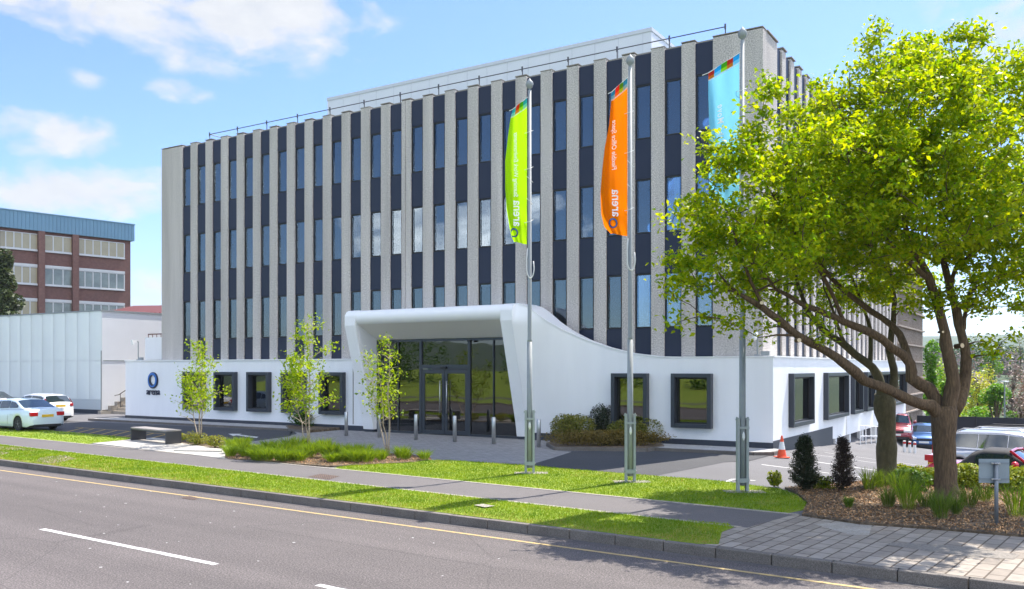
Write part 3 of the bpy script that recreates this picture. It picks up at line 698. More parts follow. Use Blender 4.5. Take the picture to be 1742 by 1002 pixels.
mb.grid(lambda u, v: (uR1 + 3.502 + 2.95 * u, -.004, (HW - .012) * (1 - v) + tz(3.5 + 2.95 * u) * v), 24, 2)
part('curved_wall', mb, M_white, smooth=True)
ysw = lambda u: swoop(u * 6.4 / 3.5, 1)[1] if u * 6.4 < 3.5 else -.004
mb = MB(); mb.grid(lambda u, v: (uR1 + 6.4 * u, (ysw(u) - .02) * (1 - v) + .25 * v, tz(6.4 * u) + .012), 48, 1)
mb.grid(lambda u, v: (uR1 + 6.4 * u, ysw(u) - .02, tz(6.4 * u) + .012 - .04 * v), 48, 1); part('curved_coping', mb, M_whitem, smooth=False)
mb = MB(); mb.box(-10.3, .2, HW, -9.7, .48, 5.4); mb.grid(lambda u, v: (uR1 + 6.4 * u, .25, HW * (1 - v) + tz(6.4 * u) * v), 40, 1)
mb.grid(lambda u, v: (uR1 + .01 + 3.5 * u, swoop(u, 0)[1] * (1 - v) + .05 * v, .301), 30, 1)
part('curved_wall_back', mb, M_white)
mb = MB(); mb.grid(lambda u, v: (uR1 + 3.4 * u, swoop(u * 3.4 / 3.5, 0)[1] + .04, .30 * v), 20, 1); part('curved_plinth', mb, M_plinth)
# glazed entrance
def xg(px, y=.03):
    r = (px - CX) / F   # column of the facade at a given bearing
    # point = CB + x*BX + y*BY ; X/D = r
    return (r * (CB[1] + y * BY[1]) - CB[0] - y * BY[0]) / (BX[0] - r * BX[1])
gx = [uL1, xg(678.4), xg(716.6), xg(799), xg(840.4), uR0]
ZG = 4.16; ZD = 2.88
scr = MB()
def vb(x, w=.06, z0=.02, z1=ZG, y0=-.03, y1=.09): scr.box(x - w / 2, y0, z0, x + w / 2, y1, z1)
vb(gx[0] + .06, .12); vb(gx[1], .04); vb(gx[2], .13); vb(gx[3], .13); vb(gx[4], .04); vb(gx[5] - .05, .1)
scr.box(gx[0], -.028, ZG - .1, gx[5], .088, ZG - .001); scr.box(gx[2] + .065, -.032, ZD - .02, gx[3] - .065, .095, ZD + .16)
scr.box(gx[0] + .1, -.026, .0, gx[2] - .06, .086, .10); scr.box(gx[3] + .06, -.026, .0, gx[5] - .1, .086, .10)
scr.box(gx[3] + .1, -.026, ZD + .0, gx[5] - .1, .03, ZD + .03) if False else None
part('entrance_frame', scr, M_frame)
for i in range(5):
    if i == 2: continue
    mb = MB(); mb.box(gx[i] + .03, .03, .09, gx[i + 1] - .03, .045, ZG - .09); part('entrance_pane', mb, M_glassG)
mb = MB(); mb.box(gx[2] + .06, .03, ZD + .15, gx[3] - .06, .045, ZG - .09); part('entrance_pane', mb, M_glassG)
xm = (gx[2] + gx[3]) / 2
for sd, xa, xb in ((-1, gx[2] + .075, xm - .01), (1, xm + .01, gx[3] - .075)):
    d = MB(); w = .14
    d.box(xa, -.01, .03, xa + w, .07, ZD - .03); d.box(xb - w, -.01, .03, xb, .07, ZD - .03); d.box(xa + w, -.01, .03, xb - w, .07, .20); d.box(xa + w, -.01, ZD - .22, xb - w, .07, ZD - .03)
    do = part('entrance_door', d, M_frame, bevel=.005)
    g = MB(); g.box(xa + w, .02, .2, xb - w, .035, ZD - .22); g.build('pane', M_glassG, do)
    hd = MB(); hx = (xb - .17) if sd < 0 else (xa + .17); hd.tube([(hx, -.10, .95), (hx, -.10, 2.35)], .028, 10)
    for z in (1.1, 2.2): hd.tube([(hx, -.10, z), (hx, .0, z)], .015, 6)
    hd.build('handle', M_steel, do, smooth=True)
mb = MB(); mb.box(xm - .16, -.12, ZD - .0, xm + .16, -.035, ZD + .07); mb.box(gx[3] + .12, -.3, 4.0, gx[3] + .22, -.1, 4.08); part('door_sensor', mb, M_black)
# lobby
mb = MB(); mb.box(gx[0] - 1, 5.2, 0, gx[5] + 1, 5.3, 4.4); part('lobby_wall', mb, mat('lobby_wall', (.10, .09, .08), .8, col2=(.22, .15, .09), vscale=.6))
mb = MB(); mb.box(gx[0] - 1, .1, -.02, gx[5] + 1, 5.2, .01); part('lobby_floor', mb, mat('lobby_floor', (.05, .045, .045), .2))
mb = MB(); mb.box(gx[0] - 1, .1, 4.2, gx[5] + 1, 5.2, 4.25); part('lobby_ceiling', mb, M_room)
mb = MB(); mb.box(xg(708) - .12, 1.0, 2.3, xg(708) + .12, 1.02, 3.6); part('lobby_banner', mb, mat('lime_banner', (.25, .75, .02), .6))
mb = MB(); 
for i in range(5): mb.box(gx[3] + .9 + .34 * i * .5, 2.4, .1, gx[3] + .96 + .34 * i * .5, 2.46, 3.1)
mb.box(gx[3] + .5, 2.7, 0, gx[3] + 2.6, 3.5, 1.1)
part('reception_desk', mb, mat('orange_wood', (.45, .20, .05), .5))
# ---------------------------------------------------- upper floors
YF = .5; ZF0 = HW - .1; ZF1 = 14.98; YPn = YF + .07          # face of piers, face of panels
def tt(px, y=YF):
    return -(.5) + 0
pitch = 1.2135
strips = [-(.5 + 2.18 + pitch * i) for i in range(25)]
# fine fit: strip centres in local x (front facade); the joint pier widens the pitch slightly
SW = .68
FX0 = -.5; FX1 = -.5 - 33.4
ed = [FX0] + [e for c in strips for e in (c + SW / 2, c - SW / 2)] + [FX1]
def pier(mbn, x0, x1, z0, z1, side=False):
    mb = MB(); mb.box(min(x0, x1), 0, z0, max(x0, x1), .5, z1) 
    return mb
pmesh = {}
for i in range(0, len(ed), 2):
    a, b = ed[i + 1], ed[i]; w = b - a
    if i == 0:
        mb = MB(); mb.box(a, YF, ZF0, b, YF + .5, ZF1); o = part('concrete_pier', mb, M_conc, bevel=.02); continue
    zt = ZF1 + (.0 if i % 4 else .03)
    if i == 24:   # the pier with the building joint
        for q in (MB().box(a, YF, ZF0, (a + b) / 2 - .05, YF + .5, ZF1), MB().box((a + b) / 2 - .03, YF, ZF0, b, YF + .5, ZF1)): part('concrete_pier', q, M_conc, bevel=.015)
        continue
    mb = MB(); mb.box(a, YF, ZF0, b, YF + .5, zt); part('concrete_pier', mb, M_conc, bevel=.018)
mb = MB(); mb2 = MB()
for i in range(0, len(ed), 2): mb2.box(ed[i + 1] - .008, YF - .012, ZF1 + .032, ed[i] + .008, YF + .5, ZF1 + .065)
mb2.box(FX1, YF + .2, ZF1 - .06, FX0, YF + .6, ZF1 + .03); part('roof_edge', mb2, M_edge)
# horizontal bands: panels z ranges and windows
WZ = [(11.67, 13.75), (8.05, 10.13), (4.43, 6.51)]
PZ = [(13.75, 14.92), (10.13, 11.67), (6.51, 8.05), (HW - .05, 4.43)]
def mkpanel(zr):
    mb = MB(); mb.box(-SW / 2, 0, zr[0] + .015, SW / 2, .2, zr[1] - .015); return mb
me_panel = [None] * 4; me_frame = me_pane = me_room = None; me_blinds = []
def newobj(name, me, parent, loc=(0, 0, 0), rz=0):
    o = bpy.data.objects.new(name, me); C.objects.link(o); o.parent = parent; o.location = loc; o.rotation_euler = (0, 0, rz); return o
def meshof(mb, m, name):
    o = mb.build(name, m); me = o.data; bpy.data.objects.remove(o); return me
for k, zr in enumerate(PZ):
    mb = mkpanel((0, zr[1] - zr[0])); me_panel[k] = meshof(mb, M_panel, 'spandrel_panel')
WH = 2.08; a = SW / 2
mb = MB(); fr_ = .05; mb.box(-a, -.02, 0, -a + fr_, .1, WH); mb.box(a - fr_, -.02, 0, a, .1, WH); mb.box(-a + fr_, -.02, 0, a - fr_, .1, fr_); mb.box(-a + fr_, -.02, WH - fr_, a - fr_, .1, WH)
me_frame = meshof(mb, M_black, 'window')
mb = MB(); mb.box(-a + .085, -.005, .085, -a + .1, .04, WH - .085); mb.box(a - .1, -.005, .085, a - .085, .04, WH - .085)
mb.box(-a + fr_, .03, fr_, a - fr_, .04, WH - fr_); me_pane = meshof(mb, M_glassU, 'pane')
mb = MB(); mb.box(-a, .8, -.2, a, .82, WH + .2); mb.box(-a, .13, -.1, -a + .01, .8, WH + .1); mb.box(a - .01, .13, -.1, a, .8, WH + .1); me_room = meshof(mb, M_room, 'interior')
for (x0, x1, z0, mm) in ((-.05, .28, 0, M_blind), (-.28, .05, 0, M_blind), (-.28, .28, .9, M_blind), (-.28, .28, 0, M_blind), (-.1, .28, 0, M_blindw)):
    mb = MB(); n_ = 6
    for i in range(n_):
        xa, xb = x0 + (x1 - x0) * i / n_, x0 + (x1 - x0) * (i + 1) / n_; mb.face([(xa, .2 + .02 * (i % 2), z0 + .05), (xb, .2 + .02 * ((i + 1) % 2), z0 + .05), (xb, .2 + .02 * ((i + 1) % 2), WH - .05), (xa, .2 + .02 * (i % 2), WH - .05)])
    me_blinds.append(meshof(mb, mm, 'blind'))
mb = MB(); mb.box(-.18, .45, 1.86, .12, .6, 1.88); me_lamp = meshof(mb, None, 'ceiling_lamp'); me_lamp.materials.clear()
M_lamp = bpy.data.materials.new('ceiling_light'); M_lamp.use_nodes = True
M_lamp.node_tree.nodes['Principled BSDF'].inputs['Emission Color'].default_value = (1, .75, .45, 1); M_lamp.node_tree.nodes['Principled BSDF'].inputs['Emission Strength'].default_value = 1.6
me_lamp.materials.append(M_lamp)
def fwin(loc, rz, row, i, full=True):
    w = newobj('window', me_frame, B, loc, rz)
    newobj('pane', me_pane, w); newobj('interior', me_room, w)
    r = random.random()
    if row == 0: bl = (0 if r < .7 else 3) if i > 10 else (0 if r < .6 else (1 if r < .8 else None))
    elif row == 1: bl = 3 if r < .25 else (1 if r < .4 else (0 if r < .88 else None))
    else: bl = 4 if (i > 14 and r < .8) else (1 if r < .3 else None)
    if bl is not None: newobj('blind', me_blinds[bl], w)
    if row == 0 and i in (1, 3, 9, 13, 15): newobj('ceiling_lamp', me_lamp, w)
for i, c in enumerate(strips):
    for k in range(4): newobj('spandrel_panel', me_panel[k], B, (c, YPn, PZ[k][0]))
    for k in range(3): fwin((c, YPn + .03, WZ[k][0]), 0, k, i)
# side facade
nS = 23; sstr = [YF + 1.85 + .34 + pitch * i for i in range(nS)]; SD = R(90)
ed = [YF + .5] + [e for c in sstr for e in (c - SW / 2, c + SW / 2)] + [YS]
for i in range(0, len(ed), 2):
    mb = MB(); mb.box(FX0 - .5, ed[i], ZF0, FX0, ed[i + 1], ZF1); part('concrete_pier', mb, M_conc, bevel=.018)
mb2 = MB()
for i in range(0, len(ed), 2): mb2.box(FX0 - .5, ed[i] - .02, ZF1 + .033, FX0 + .05, ed[i + 1] + .02, ZF1 + .076)
part('roof_edge', mb2, M_edge)
sp = MB(); st = MB()
XS = FX0 - .07
for i, c in enumerate(sstr):
    for k in range(4): sp.box(XS - .2, c - SW / 2, PZ[k][0] + .015, XS, c + SW / 2, PZ[k][1] - .015)
    for k in range(3):
        if i < 8: fwin((XS - .03, c, WZ[k][0]), SD, k, i)
        else:
            z0, z1 = WZ[k]; st.box(XS - .12, c - SW / 2, z0, XS - .03, c - SW / 2 + .05, z1, 0); st.box(XS - .12, c + SW / 2 - .05, z0, XS - .03, c + SW / 2, z1, 0)
            st.box(XS - .1, c - SW / 2 + .05, z0, XS - .08, c + SW / 2 - .05, z1, 1)
o = part('side_spandrels', sp, M_panel); o['kind'] = 'stuff'
o = part('side_windows', st, [M_black, M_cglass]); o['kind'] = 'stuff'
# body behind, roof
mb = MB(); mb.box(FX1 + .01, 2.0, ZF0, FX0 - 2.0, YS, ZF1 - .2); mb.box(FX1 + .01, YF + .3, ZF1 - .3, FX0 - .3, YS, ZF1 - .1)
mb.box(FX1 + .0, YF + .45, ZF0 - .0, FX1 + .3, YS, ZF1 - .05)
for z in (4.43, 6.51, 8.05, 10.13, 11.67, 13.75): pass
for z0, z1 in ((HW - .1, 4.2), (6.75, 7.8), (10.35, 11.4), (13.95, 14.6)): mb.box(FX1 + .1, YPn + .21, z0, FX0 - .6, 2.0, z1)
part('inner_walls', mb, M_room)
mb = MB(); mb.box(FX1 + .002, YF + .5, ZF0, FX1 + .3, YS, ZF1 + .02); part('end_wall', mb, M_conc)
# rooftop plant screen
pu0, pu1 = -7.09, -26.7
mb = MB(); mb.box(pu1, 6, ZF1 - .1, pu0, 14, 18.07); ps = part('plant_screen', mb, mat('plant_cladding', (.76, .765, .78), .45, var=.02, vscale=.5))
mb = MB()
for x in np.arange(pu1 + 1.2, pu0, 1.2): mb.box(x - .012, 5.985, ZF1, x + .012, 5.999, 17.95)
mb.box(pu1 - .03, 5.97, 17.95, pu0 + .03, 14.03, 18.12); part('plant_screen_trim', mb, mat('trim', (.64, .65, .67), .5))
# roof rail
mb = MB(); rx0, rx1 = -30.5, -2.0
for x in np.arange(rx0, rx1 + .1, 2.19): mb.tube([(x, 1.0, ZF1 - .1), (x, 1.0, 15.5)], .022, 6); mb.tube([(x, .98, 15.38), (x, .98, 15.58)], .035, 6)
mb.tube([(rx0, 1.0, 15.48), (rx1, 1.0, 15.48)], .02, 6); mb.tube([(rx0, 1.0, 15.48), (rx0, 2.6, 15.48)], .02, 6)
part('roof_rail', mb, mat('rail_dark', (.06, .06, .07), .5))
# concrete panel joints (floor seams)
# brown screened car park block beyond
D2 = thing('car_park_block', 'brown ribbed concrete block beyond the far end of the office', 'building', (CB[0], CB[1], 0), -A32)
M_rib = speckle('brown_concrete', (.33, .27, .225), (.24, .19, .155), (.42, .36, .30), scale=10, scale2=.5, bump=.3)
mb = MB(); mb.box(-20, YS + .2, -3.2, -.9, 42.6, 11.4); mb.build('wall', mat('brown_wall', (.16, .125, .105), .9), D2)
for k in range(12):
    z = -2.4 + k * 1.15; mb = MB()
    mb.box(-.9, YS + .2, z - .06, -.45, 42.7, z + .04)
    for y in np.arange(YS + .3, 42.6, .42): mb.box(-.9, y, z + .04, -.6, y + .14, z + 1.09)
    mb.build('ribbed_panel', M_rib, D2)
# cctv cameras
def cctv(x, y, z, h, label):
    t = thing('security_camera', label, 'camera', (*BL(x, y), z), -A32)
    mb = MB(); mb.box(-.1, -.06, 0, .1, .06, .05); mb.tube([(0, 0, 0), (0, 0, h)], .03, 8); mb.tube([(0, 0, h), (.0, -.25, h + .02)], .025, 8); mb.build('bracket', M_galv, t)
    mb = MB(); mb.box(-.07, -.42, h - .06, .07, -.14, h + .08); mb.lathe((0, -.34, h - .16), [(.02, -.06), (.075, -.02), (.085, .04), (.07, .1)], 12); mb.build('camera_head', M_whitem, t, smooth=False)
    mb = MB(); mb.box(.15, -.12, 0, .45, .02, .16); mb.build('housing', M_galv, t)
cctv(-35.6, .25, HW + .05, 1.05, 'security camera on a short post above the white wall near the building left end')
cctv(-.62, .24, HW + .05, .75, 'security camera at the foot of the near concrete corner beside the tree')

# ------------------------------------------------------------------ left side: translucent clad block, stairs, brick block, shed
u0 = -43.06; v0 = 2.9
S = thing('clad_building', 'low windowless block clad in translucent white mesh panels left of the office', 'building', (*BL(u0, v0), 0), -A32)
M_mesh = mat('mesh_cladding', (.76, .79, .77), .4, var=.04, vscale=.35, bump=.3, bscale=40, metal=.1)
M_mesh2 = mat('mesh_cladding_side', (.74, .75, .77), .4, var=.03, vscale=.5, bump=.5, bscale=30)
mb = MB(); mb.box(-30, .02, .25, -.0, 10, 6.5); mb.build('wall', M_mesh2, S)
pn = 1.33
for i in range(16):
    x1 = -pn * i; 
    for (z0, z1) in ((.9, 3.35), (3.37, 6.5)):
        mb = MB(); mb.grid(lambda u, v: (x1 - pn * .985 * (1 - u), .0 - .05 * math.sin(math.pi * u) ** .5, z0 + (z1 - z0) * v), 8, 1); mb.build('mesh_panel', M_mesh, S, smooth=True)
mb = MB(); mb.box(-30, -.03, .25, 0, .01, .89); mb.build('base_panel', mat('mesh_base', (.60, .64, .65), .35, metal=.25), S)
mb = MB(); mb.box(-30, -.08, 6.5, .05, .1, 6.58); mb.box(-.04, .1, 6.5, .06, 10, 6.58); mb.box(-.02, -.06, .2, .03, -.02, 4.0); mb.build('edge_trim', M_galv, S)
mb = MB(); mb.box(.001, .1, 3.36, .03, 10, 3.40); mb.build('seam', M_galv, S)
mb = MB(); mb.box(-30, -.02, 0, 0, .03, .25); mb.build('base', M_plinth, S)
# stairs between
t = thing('outdoor_steps', 'stone steps with a dark handrail climbing beside the mesh clad block', 'steps', (*BL(u0, v0), 0), -A32)
mb = MB()
for i in range(11): mb.box(.35, .5 + .34 * i, 0, 3.6, .5 + .34 * (i + 1), .19 * (i + 1))
mb.build('steps', speckle('stair_stone', (.40, .34, .27), (.3, .25, .2), (.5, .44, .36), scale=20), t)
mb = MB()
n_ = [(.1, -.4, .1), (.1, 4.6, 2.9)]
mb.prism([(.05, -.3), (.35, -.3), (.35, 5), (.05, 5)], 0, .2); 
for i in range(10): mb.box(.05, .4 + .45 * i, 0, .34, .4 + .45 * (i + 1), .25 + .25 * (i + 1))
mb.build('stringer', M_edge, t)
mb = MB(); mb.tube([(.45, .6, 1.15), (.45, .9, 1.2), (.45, 4.4, 3.2)], .03, 6)
for yy, zz in ((1.0, .2), (2.6, 1.15), (4.2, 2.1)): mb.tube([(.45, yy, zz), (.45, yy, zz + 1.05)], .02, 6)
mb.build('handrail', M_black, t)
t = thing('plant_cabin', 'small white box cabin with railing behind the low white wall', 'cabin', (*BL(-36.8, 3.1), 0), -A32)
mb = MB(); mb.box(-2.2, 0, 3.4, 2.5, 2.5, 4.75); mb.build('wall', M_white, t); mb = MB(); mb.box(-2.25, -.05, 2.8, 2.5, 2.5, 3.38); mb.build('base', mat('brown_base', (.17, .13, .12), .8), t)
mb = MB(); mb.box(-2.2, .3, 0, 2.5, 2.5, 2.78); mb.build('foot', M_edge, t)
mb = MB(); mb.tube([(-2.0, .1, 4.95), (.6, .1, 4.95), (1.6, .1, 5.5)], .04, 6)
for q in np.arange(-2, .7, .4): mb.tube([(q, .1, 4.75), (q, .1, 4.95)], .025, 5)
mb.build('railing', mat('rust', (.12, .06, .05), .8), t)
# brick office block far left
DB = 110; px_ = (222 - CX) / F * DB; dirb = Vector((-.67, -.74)).normalized()
ang = math.atan2(-dirb.y, -dirb.x)      # local +x runs to the right along the face
K = thing('brick_building', 'red brick office block with blue roof cladding and pale window bands', 'building', (px_, DB, 0), ang)
M_brick = brick('red_brick', (.13, .055, .045), (.17, .07, .055), (.15, .11, .095), .24, .085, .01, rot=(R(90), 0, 0), bump=.3)
M_bluec = mat('blue_cladding', (.15, .27, .36), .45, metal=.2, var=.05, vscale=.3)
zt = H + (HY - 383) / F * DB; zc = H + (HY - 410) / F * DB
mb = MB(); mb.box(-50, 0, -1, 0, 18, zc + .2); mb.build('wall', M_brick, K)
mb = MB(); mb.box(-50.2, -.35, zc, .35, 18, zt)
for x in np.arange(-50, .3, .42): mb.box(x, -.40, zc + .01, x + .06, -.35, zt - .02)
mb.box(-50.2, -.45, zt, .4, 18, zt + .12); mb.build('roof_cladding', M_bluec, K)
pxb = lambda px: (lambda r: (px_ - r * DB) / (r * math.sin(ang) - math.cos(ang)))((px - CX) / F)
bays = [(130, 211, 6), (73, 123, 3), (-5, 64, 5), (-80, -12, 5)]
M_win_f = mat('pvc_white', (.55, .55, .54), .5)
M_gA = mat('blind_cream', (.34, .29, .18), .3, spec=.8, coat=.3, var=.08, vscale=.8); M_gB = mat('dim_glass', (.17, .19, .17), .12, spec=.8, coat=.5, var=.35, vscale=.6)
rows = [(zc - 2.2, zc - .35, M_gA), (zc - 6.1, zc - 4.15, M_gB), (zc - 10.0, zc - 8.05, M_gB)]
for ri, (z0, z1, gm) in enumerate(rows):
    for (pa, pb, n_) in bays:
        xa, xb = pxb(pa), pxb(pb)
        mb = MB(); fwid = .13
        mb.box(xa, -.10, z0, xb, .02, z0 + .08); mb.box(xa, -.10, z1 - .08, xb, .02, z1)
        if ri: mb.box(xa - .05, -.14, z1 + .001, xb + .05, .02, z1 + .3)
        mb.box(xa - .05, -.2, z0 - .16, xb + .05, .02, z0 - .001)
        for k in range(n_ + 1): q = xa + (xb - xa) * k / n_; mb.box(q - .055, -.11, z0 + .08, q + .055, .02, z1 - .08)
        w = mb.build('window', M_win_f, K); g = MB(); g.box(xa, -.05, z0 + .1, xb, -.03, z1 - .1); g.build('pane', gm if (ri == 0 or pa > -5) else M_gA, w)
for pa in (68.5, 126.5, -8.5):
    x = pxb(pa); mb = MB(); mb.box(x - .35, -.5, -1, x + .35, .0, zc - .01); mb.build('brick_pier', M_brick, K)
SH = thing('red_roof_shed', 'dark red ribbed metal roof seen behind the mesh clad block', 'shed', (*P(250, 626, 92).xy, 0), -A32 * .3)
mb = MB(); za = H + (HY - 533) / F * 92; zb = H + (HY - 511) / F * 92
mb.box(-6, 0, 0, 14, 12, za); mb.build('wall', M_brick, SH)
mb = MB(); mb.face([(-6, -.2, za - .1), (14, -.2, za - .1), (14, 7, zb), (-6, 7, zb)])
for x in np.arange(-6, 14, .5): mb.box(x, -.2, za - .1, x + .06, -.1, za + .1); mb.face([(x, -.2, za - .02), (x + .1, -.2, za - .02), (x + .1, 7, zb + .08), (x, 7, zb + .08)])
mb.build('roof', mat('red_roof', (.16, .045, .04), .6), SH)

# ------------------------------------------------------------------ bollards
bl = [(589, 741.6), (645, 744.5), (707.6, 748.3), (773.6, 751.8), (839.8, 755.7), (916.5, 761)]
lab = ['steel bollard at the left end of the row, beside the left porch fin', 'steel bollard behind the small birch nearest the entrance', 'steel bollard in front of the left entrance glazing',
       'steel bollard in front of the entrance doors', 'steel bollard in front of the right entrance glazing', 'steel bollard just right of the leftmost flagpole, by the curved wall']
mb = MB(); mb.lathe((0, 0, 0), [(.075, 0), (.075, 1.0), (.06, 1.02), (.0, 1.02)], 20); bm0 = None
for (px, py), lb in zip(bl, lab):
    p = G(px, py)
    if bm0 is None: o = mb.build('bollard', M_steel, smooth=False); bm0 = o
    else: o = bm0.copy(); C.objects.link(o)
    o.location = (p[0], p[1], .006); tag(o, lb, 'bollard', 'steel bollards in front of the entrance')
for p_ in bm0.data.polygons: p_.use_smooth = abs(p_.normal.z) < .5
# ------------------------------------------------------------------ flagpoles and flags
M_rope = mat('rope', (.72, .72, .70), .8)
def flagpole(px, py, label):
    X, Y = G(px, py); t = thing('flagpole', label, 'flagpole', (X, Y, .02), 0, 'flagpoles on the verge')
    mb = MB(); mb.tube([(0, 0, .15), (0, 0, 3.6)], [.078, .072], 16); mb.tube([(0, 0, 3.6), (0, 0, 3.66), (0, 0, 10.5)], [.072, .056, .046], 16); mb.build('pole', M_galv, t, smooth=True)
    mb = MB(); mb.lathe((0, 0, 10.48), [(.03, 0), (.03, .05), (.085, .10), (.105, .17), (.09, .24), (.045, .29), (.015, .33), (.0, .35)], 16); mb.build('finial', M_galv, t, smooth=True)
    mb = MB()
    for s_ in (-1, 1):
        x = s_ * .105
        mb.box(x - .03, -.07, 0, x + .03, -.055, 1.72); mb.box(x - .03, .055, 0, x + .03, .07, 1.72); mb.box(x + s_ * .018, -.055, 0, x + s_ * .03, .055, 1.74)
    mb.box(-.14, -.085, .22, .14, -.071, .32); mb.box(-.14, -.085, 1.46, .14, -.071, 1.52); mb.tube([(-.16, 0, 1.68), (.16, 0, 1.68)], .02, 8); mb.tube([(-.17, 0, .27), (.17, 0, .27)], .016, 8)
    mb.build('base_bracket', mat('painted_steel', (.31, .345, .335), .5, metal=.1, var=.05), t)
    mb = MB(); mb.lathe((0, -.11, 1.3), [(.01, -.1), (.035, -.04), (.03, .05), (.01, .1)], 10); mb.build('rope_weight', M_rope, t)
    mb = MB(); mb.box(-.42, -.22, -.03, .5, .22, .012); mb.build('foundation', M_edge, t)
    mb = MB(); pts = []
    for k in range(13):
        a_ = math.pi * k / 12; pts.append((.02 - .10 * math.cos(a_) , -.06, 5.62 - .28 * math.sin(a_) - (0 if k else -.25)))
    mb.tube([(-.06, -.06, 6.15)] + pts + [(.10, -.06, 5.8)], .018, 6)
    for z in (9.35, 8.35, 6.9):
        mb.tube([(-.02 + .12 * math.cos(q), .10 * math.sin(q), z + .05 * math.sin(q + 1)) for q in np.linspace(0, 5.6, 14)], .007, 5)
    for z in (8.0, 7.4): mb.tube([(-.08, -.06, z + .12), (.09, -.02, z - .04)], .008, 5)
    mb.build('rope', M_rope, t, smooth=True)
    return X, Y
fp = [flagpole(901, 806, 'tall grey flagpole carrying the lime green flag'), flagpole(1072, 821, 'tall grey flagpole carrying the orange flag'), flagpole(1263, 838, 'tall grey flagpole carrying the pale blue flag')]
def flagmat(name, c):
    m = bpy.data.materials.new(name); m.use_nodes = True; t = m.node_tree; t.nodes.clear()
    d = N(t, 'ShaderNodeBsdfDiffuse'); d.inputs[0].default_value = (*c, 1); tr = N(t, 'ShaderNodeBsdfTranslucent'); tr.inputs[0].default_value = (*c, 1)
    ms = N(t, 'ShaderNodeMixShader'); ms.inputs[0].default_value = .5; t.links.new(d.outputs[0], ms.inputs[1]); t.links.new(tr.outputs[0], ms.inputs[2])
    o = N(t, 'ShaderNodeOutputMaterial'); t.links.new(ms.outputs[0], o.inputs[0]); return m
M_st = [flagmat('stripe_red', (.75, .04, .02)), flagmat('stripe_green', (.10, .42, .02)), flagmat('stripe_blue', (.03, .38, .72)), flagmat('stripe_white', (.85, .85, .85)), flagmat('stripe_orange', (.85, .22, .02)), flagmat('stripe_lime', (.45, .75, .02)), flagmat('stripe_sky', (.25, .65, .85))]
M_print = mat('flag_print', (.95, .95, .95), .8)
def flag(i, col, ztop, zbot, outline, armw, armdz, yaw, words, label, billow, order, words_z, stripes=4):
    """outline: (height fraction from top, width in metres); hangs from a slanting arm at the pole"""
    X, Y = fp[i]; t = thing('flag', label, 'flag', (X, Y, 0), yaw, 'feather flags on the flagpoles')
    def wid(v):
        for (a, b), (c, d) in zip(outline, outline[1:]):
            if v <= c: k = (v - a) / (c - a); k = k * k * (3 - 2 * k) if False else k; return b + (d - b) * k
        return outline[-1][1]
    def fn(u, v, off=0.0):    # u: 0 at the pole .. 1 outer edge, v: 0 top .. 1 bottom
        w = wid(v); x = -.07 - w * u
        z = ztop + (zbot - ztop) * v - armdz * u * (1 - v) ** 1.5 + .08 * u * sm(v, .93, 1)
        y = billow * math.sin(math.pi * min(1, u * 1.0)) * math.sin(math.pi * v ** .8) + .05 * math.sin(9 * u + 5 * v) * u + .05 * math.sin(17 * u + 3 * v) * sm(v, .15, .5) * (u - .1) + .02 * math.sin(31 * v + 4 * u) * sm(v, .4, 1) - off
        return (x, y, z)
    mb = MB(); mb.grid(fn, 18, 60); mb.build('cloth', flagmat(label[:12] + ' cloth', col), t, smooth=True)
    mb = MB(); hz = (ztop - zbot)
    for k in range(stripes):
        u0_, u1_ = k / stripes, (k + 1) / stripes; c_ = order[k % len(order)]
        mb.grid(lambda u, v: fn(u0_ + (u1_ - u0_) * u, .034 * v, .006), 3, 1, m=c_); mb.grid(lambda u, v: fn(u0_ + (u1_ - u0_) * u, .034 + .024 * v, .006), 3, 1, m={0: 4, 1: 5, 2: 6}[c_])
    mb.grid(lambda u, v: fn(u, .058 + .01 * v, .006), 10, 1, m=3)
    mb.build('stripe', M_st, t)
    mb = MB()
    def T(cx, vz):
        def g(tx, ty, tz_):
            v = (ztop - (vz + tx)) / hz; w = wid(v); u = (cx - ty) / w if w > .05 else .5
            return fn(max(.02, min(.98, u)), max(0, min(1, v)), .012)
        return g
    for body, size, cx, zz, sp_ in words:
        mb = MB(); put_text(mb, body, size, T(cx, zz), align='LEFT', spacing=sp_, offset=size * .012); mb.build('printing', M_print, t)
    if words_z:
        cx, zz, r = words_z; mb = MB(); n_ = 28
        for (ro, ri, m_) in ((r, r * .62, 0), (r * .88, r * .74, 1)):
            g = T(cx, zz); 
            for k in range(n_):
                q = [];
                for rr, kk in ((ro, k), (ro, k + 1), (ri, k + 1), (ri, k)):
                    a_ = 2 * math.pi * kk / n_; pnt = g(rr * 1.1 * math.cos(a_), rr * .9 * math.sin(a_), 0); q.append((pnt[0], pnt[1] - .003 - .003 * m_, pnt[2]))
                mb.face(q, m_)
        mb.build('ring_logo', [M_navy, M_blue], t)
    mb = MB(); a_ = fn(0, 0); b_ = fn(1, 0); e_ = (b_[0] * 1.15 - .02, b_[1], b_[2] - armdz * .12); mb.tube([(0, 0, a_[2] + .03), a_, b_, e_], .011, 6); mb.build('arm', M_rope, t)
z = lambda D, py: H + (HY - py) / F * D
D1, D2_, D3 = fp[0][1], fp[1][1], fp[2][1]
o1 = [(0, .40), (.08, .46), (.2, .52), (.4, .60), (.6, .60), (.75, .56), (.88, .48), (.95, .42), (1, .36)]
flag(0, (.46, .80, .008), z(D1, 166), z(D1, 416), o1, .4, .32, 0, [('Stunning Work Environments', .165, .36, z(D1, 331), .95), ('arena', .34, .37, z(D1, 384), 1.0)],
     'lime green feather flag with white mirrored lettering on the leftmost pole', .22, [2, 1, 0, 2], (.36, z(D1, 396), .13))
o2 = [(0, .40), (.1, .42), (.25, .47), (.4, .58), (.55, .64), (.7, .68), (.85, .66), (.93, .58), (1, .42)]
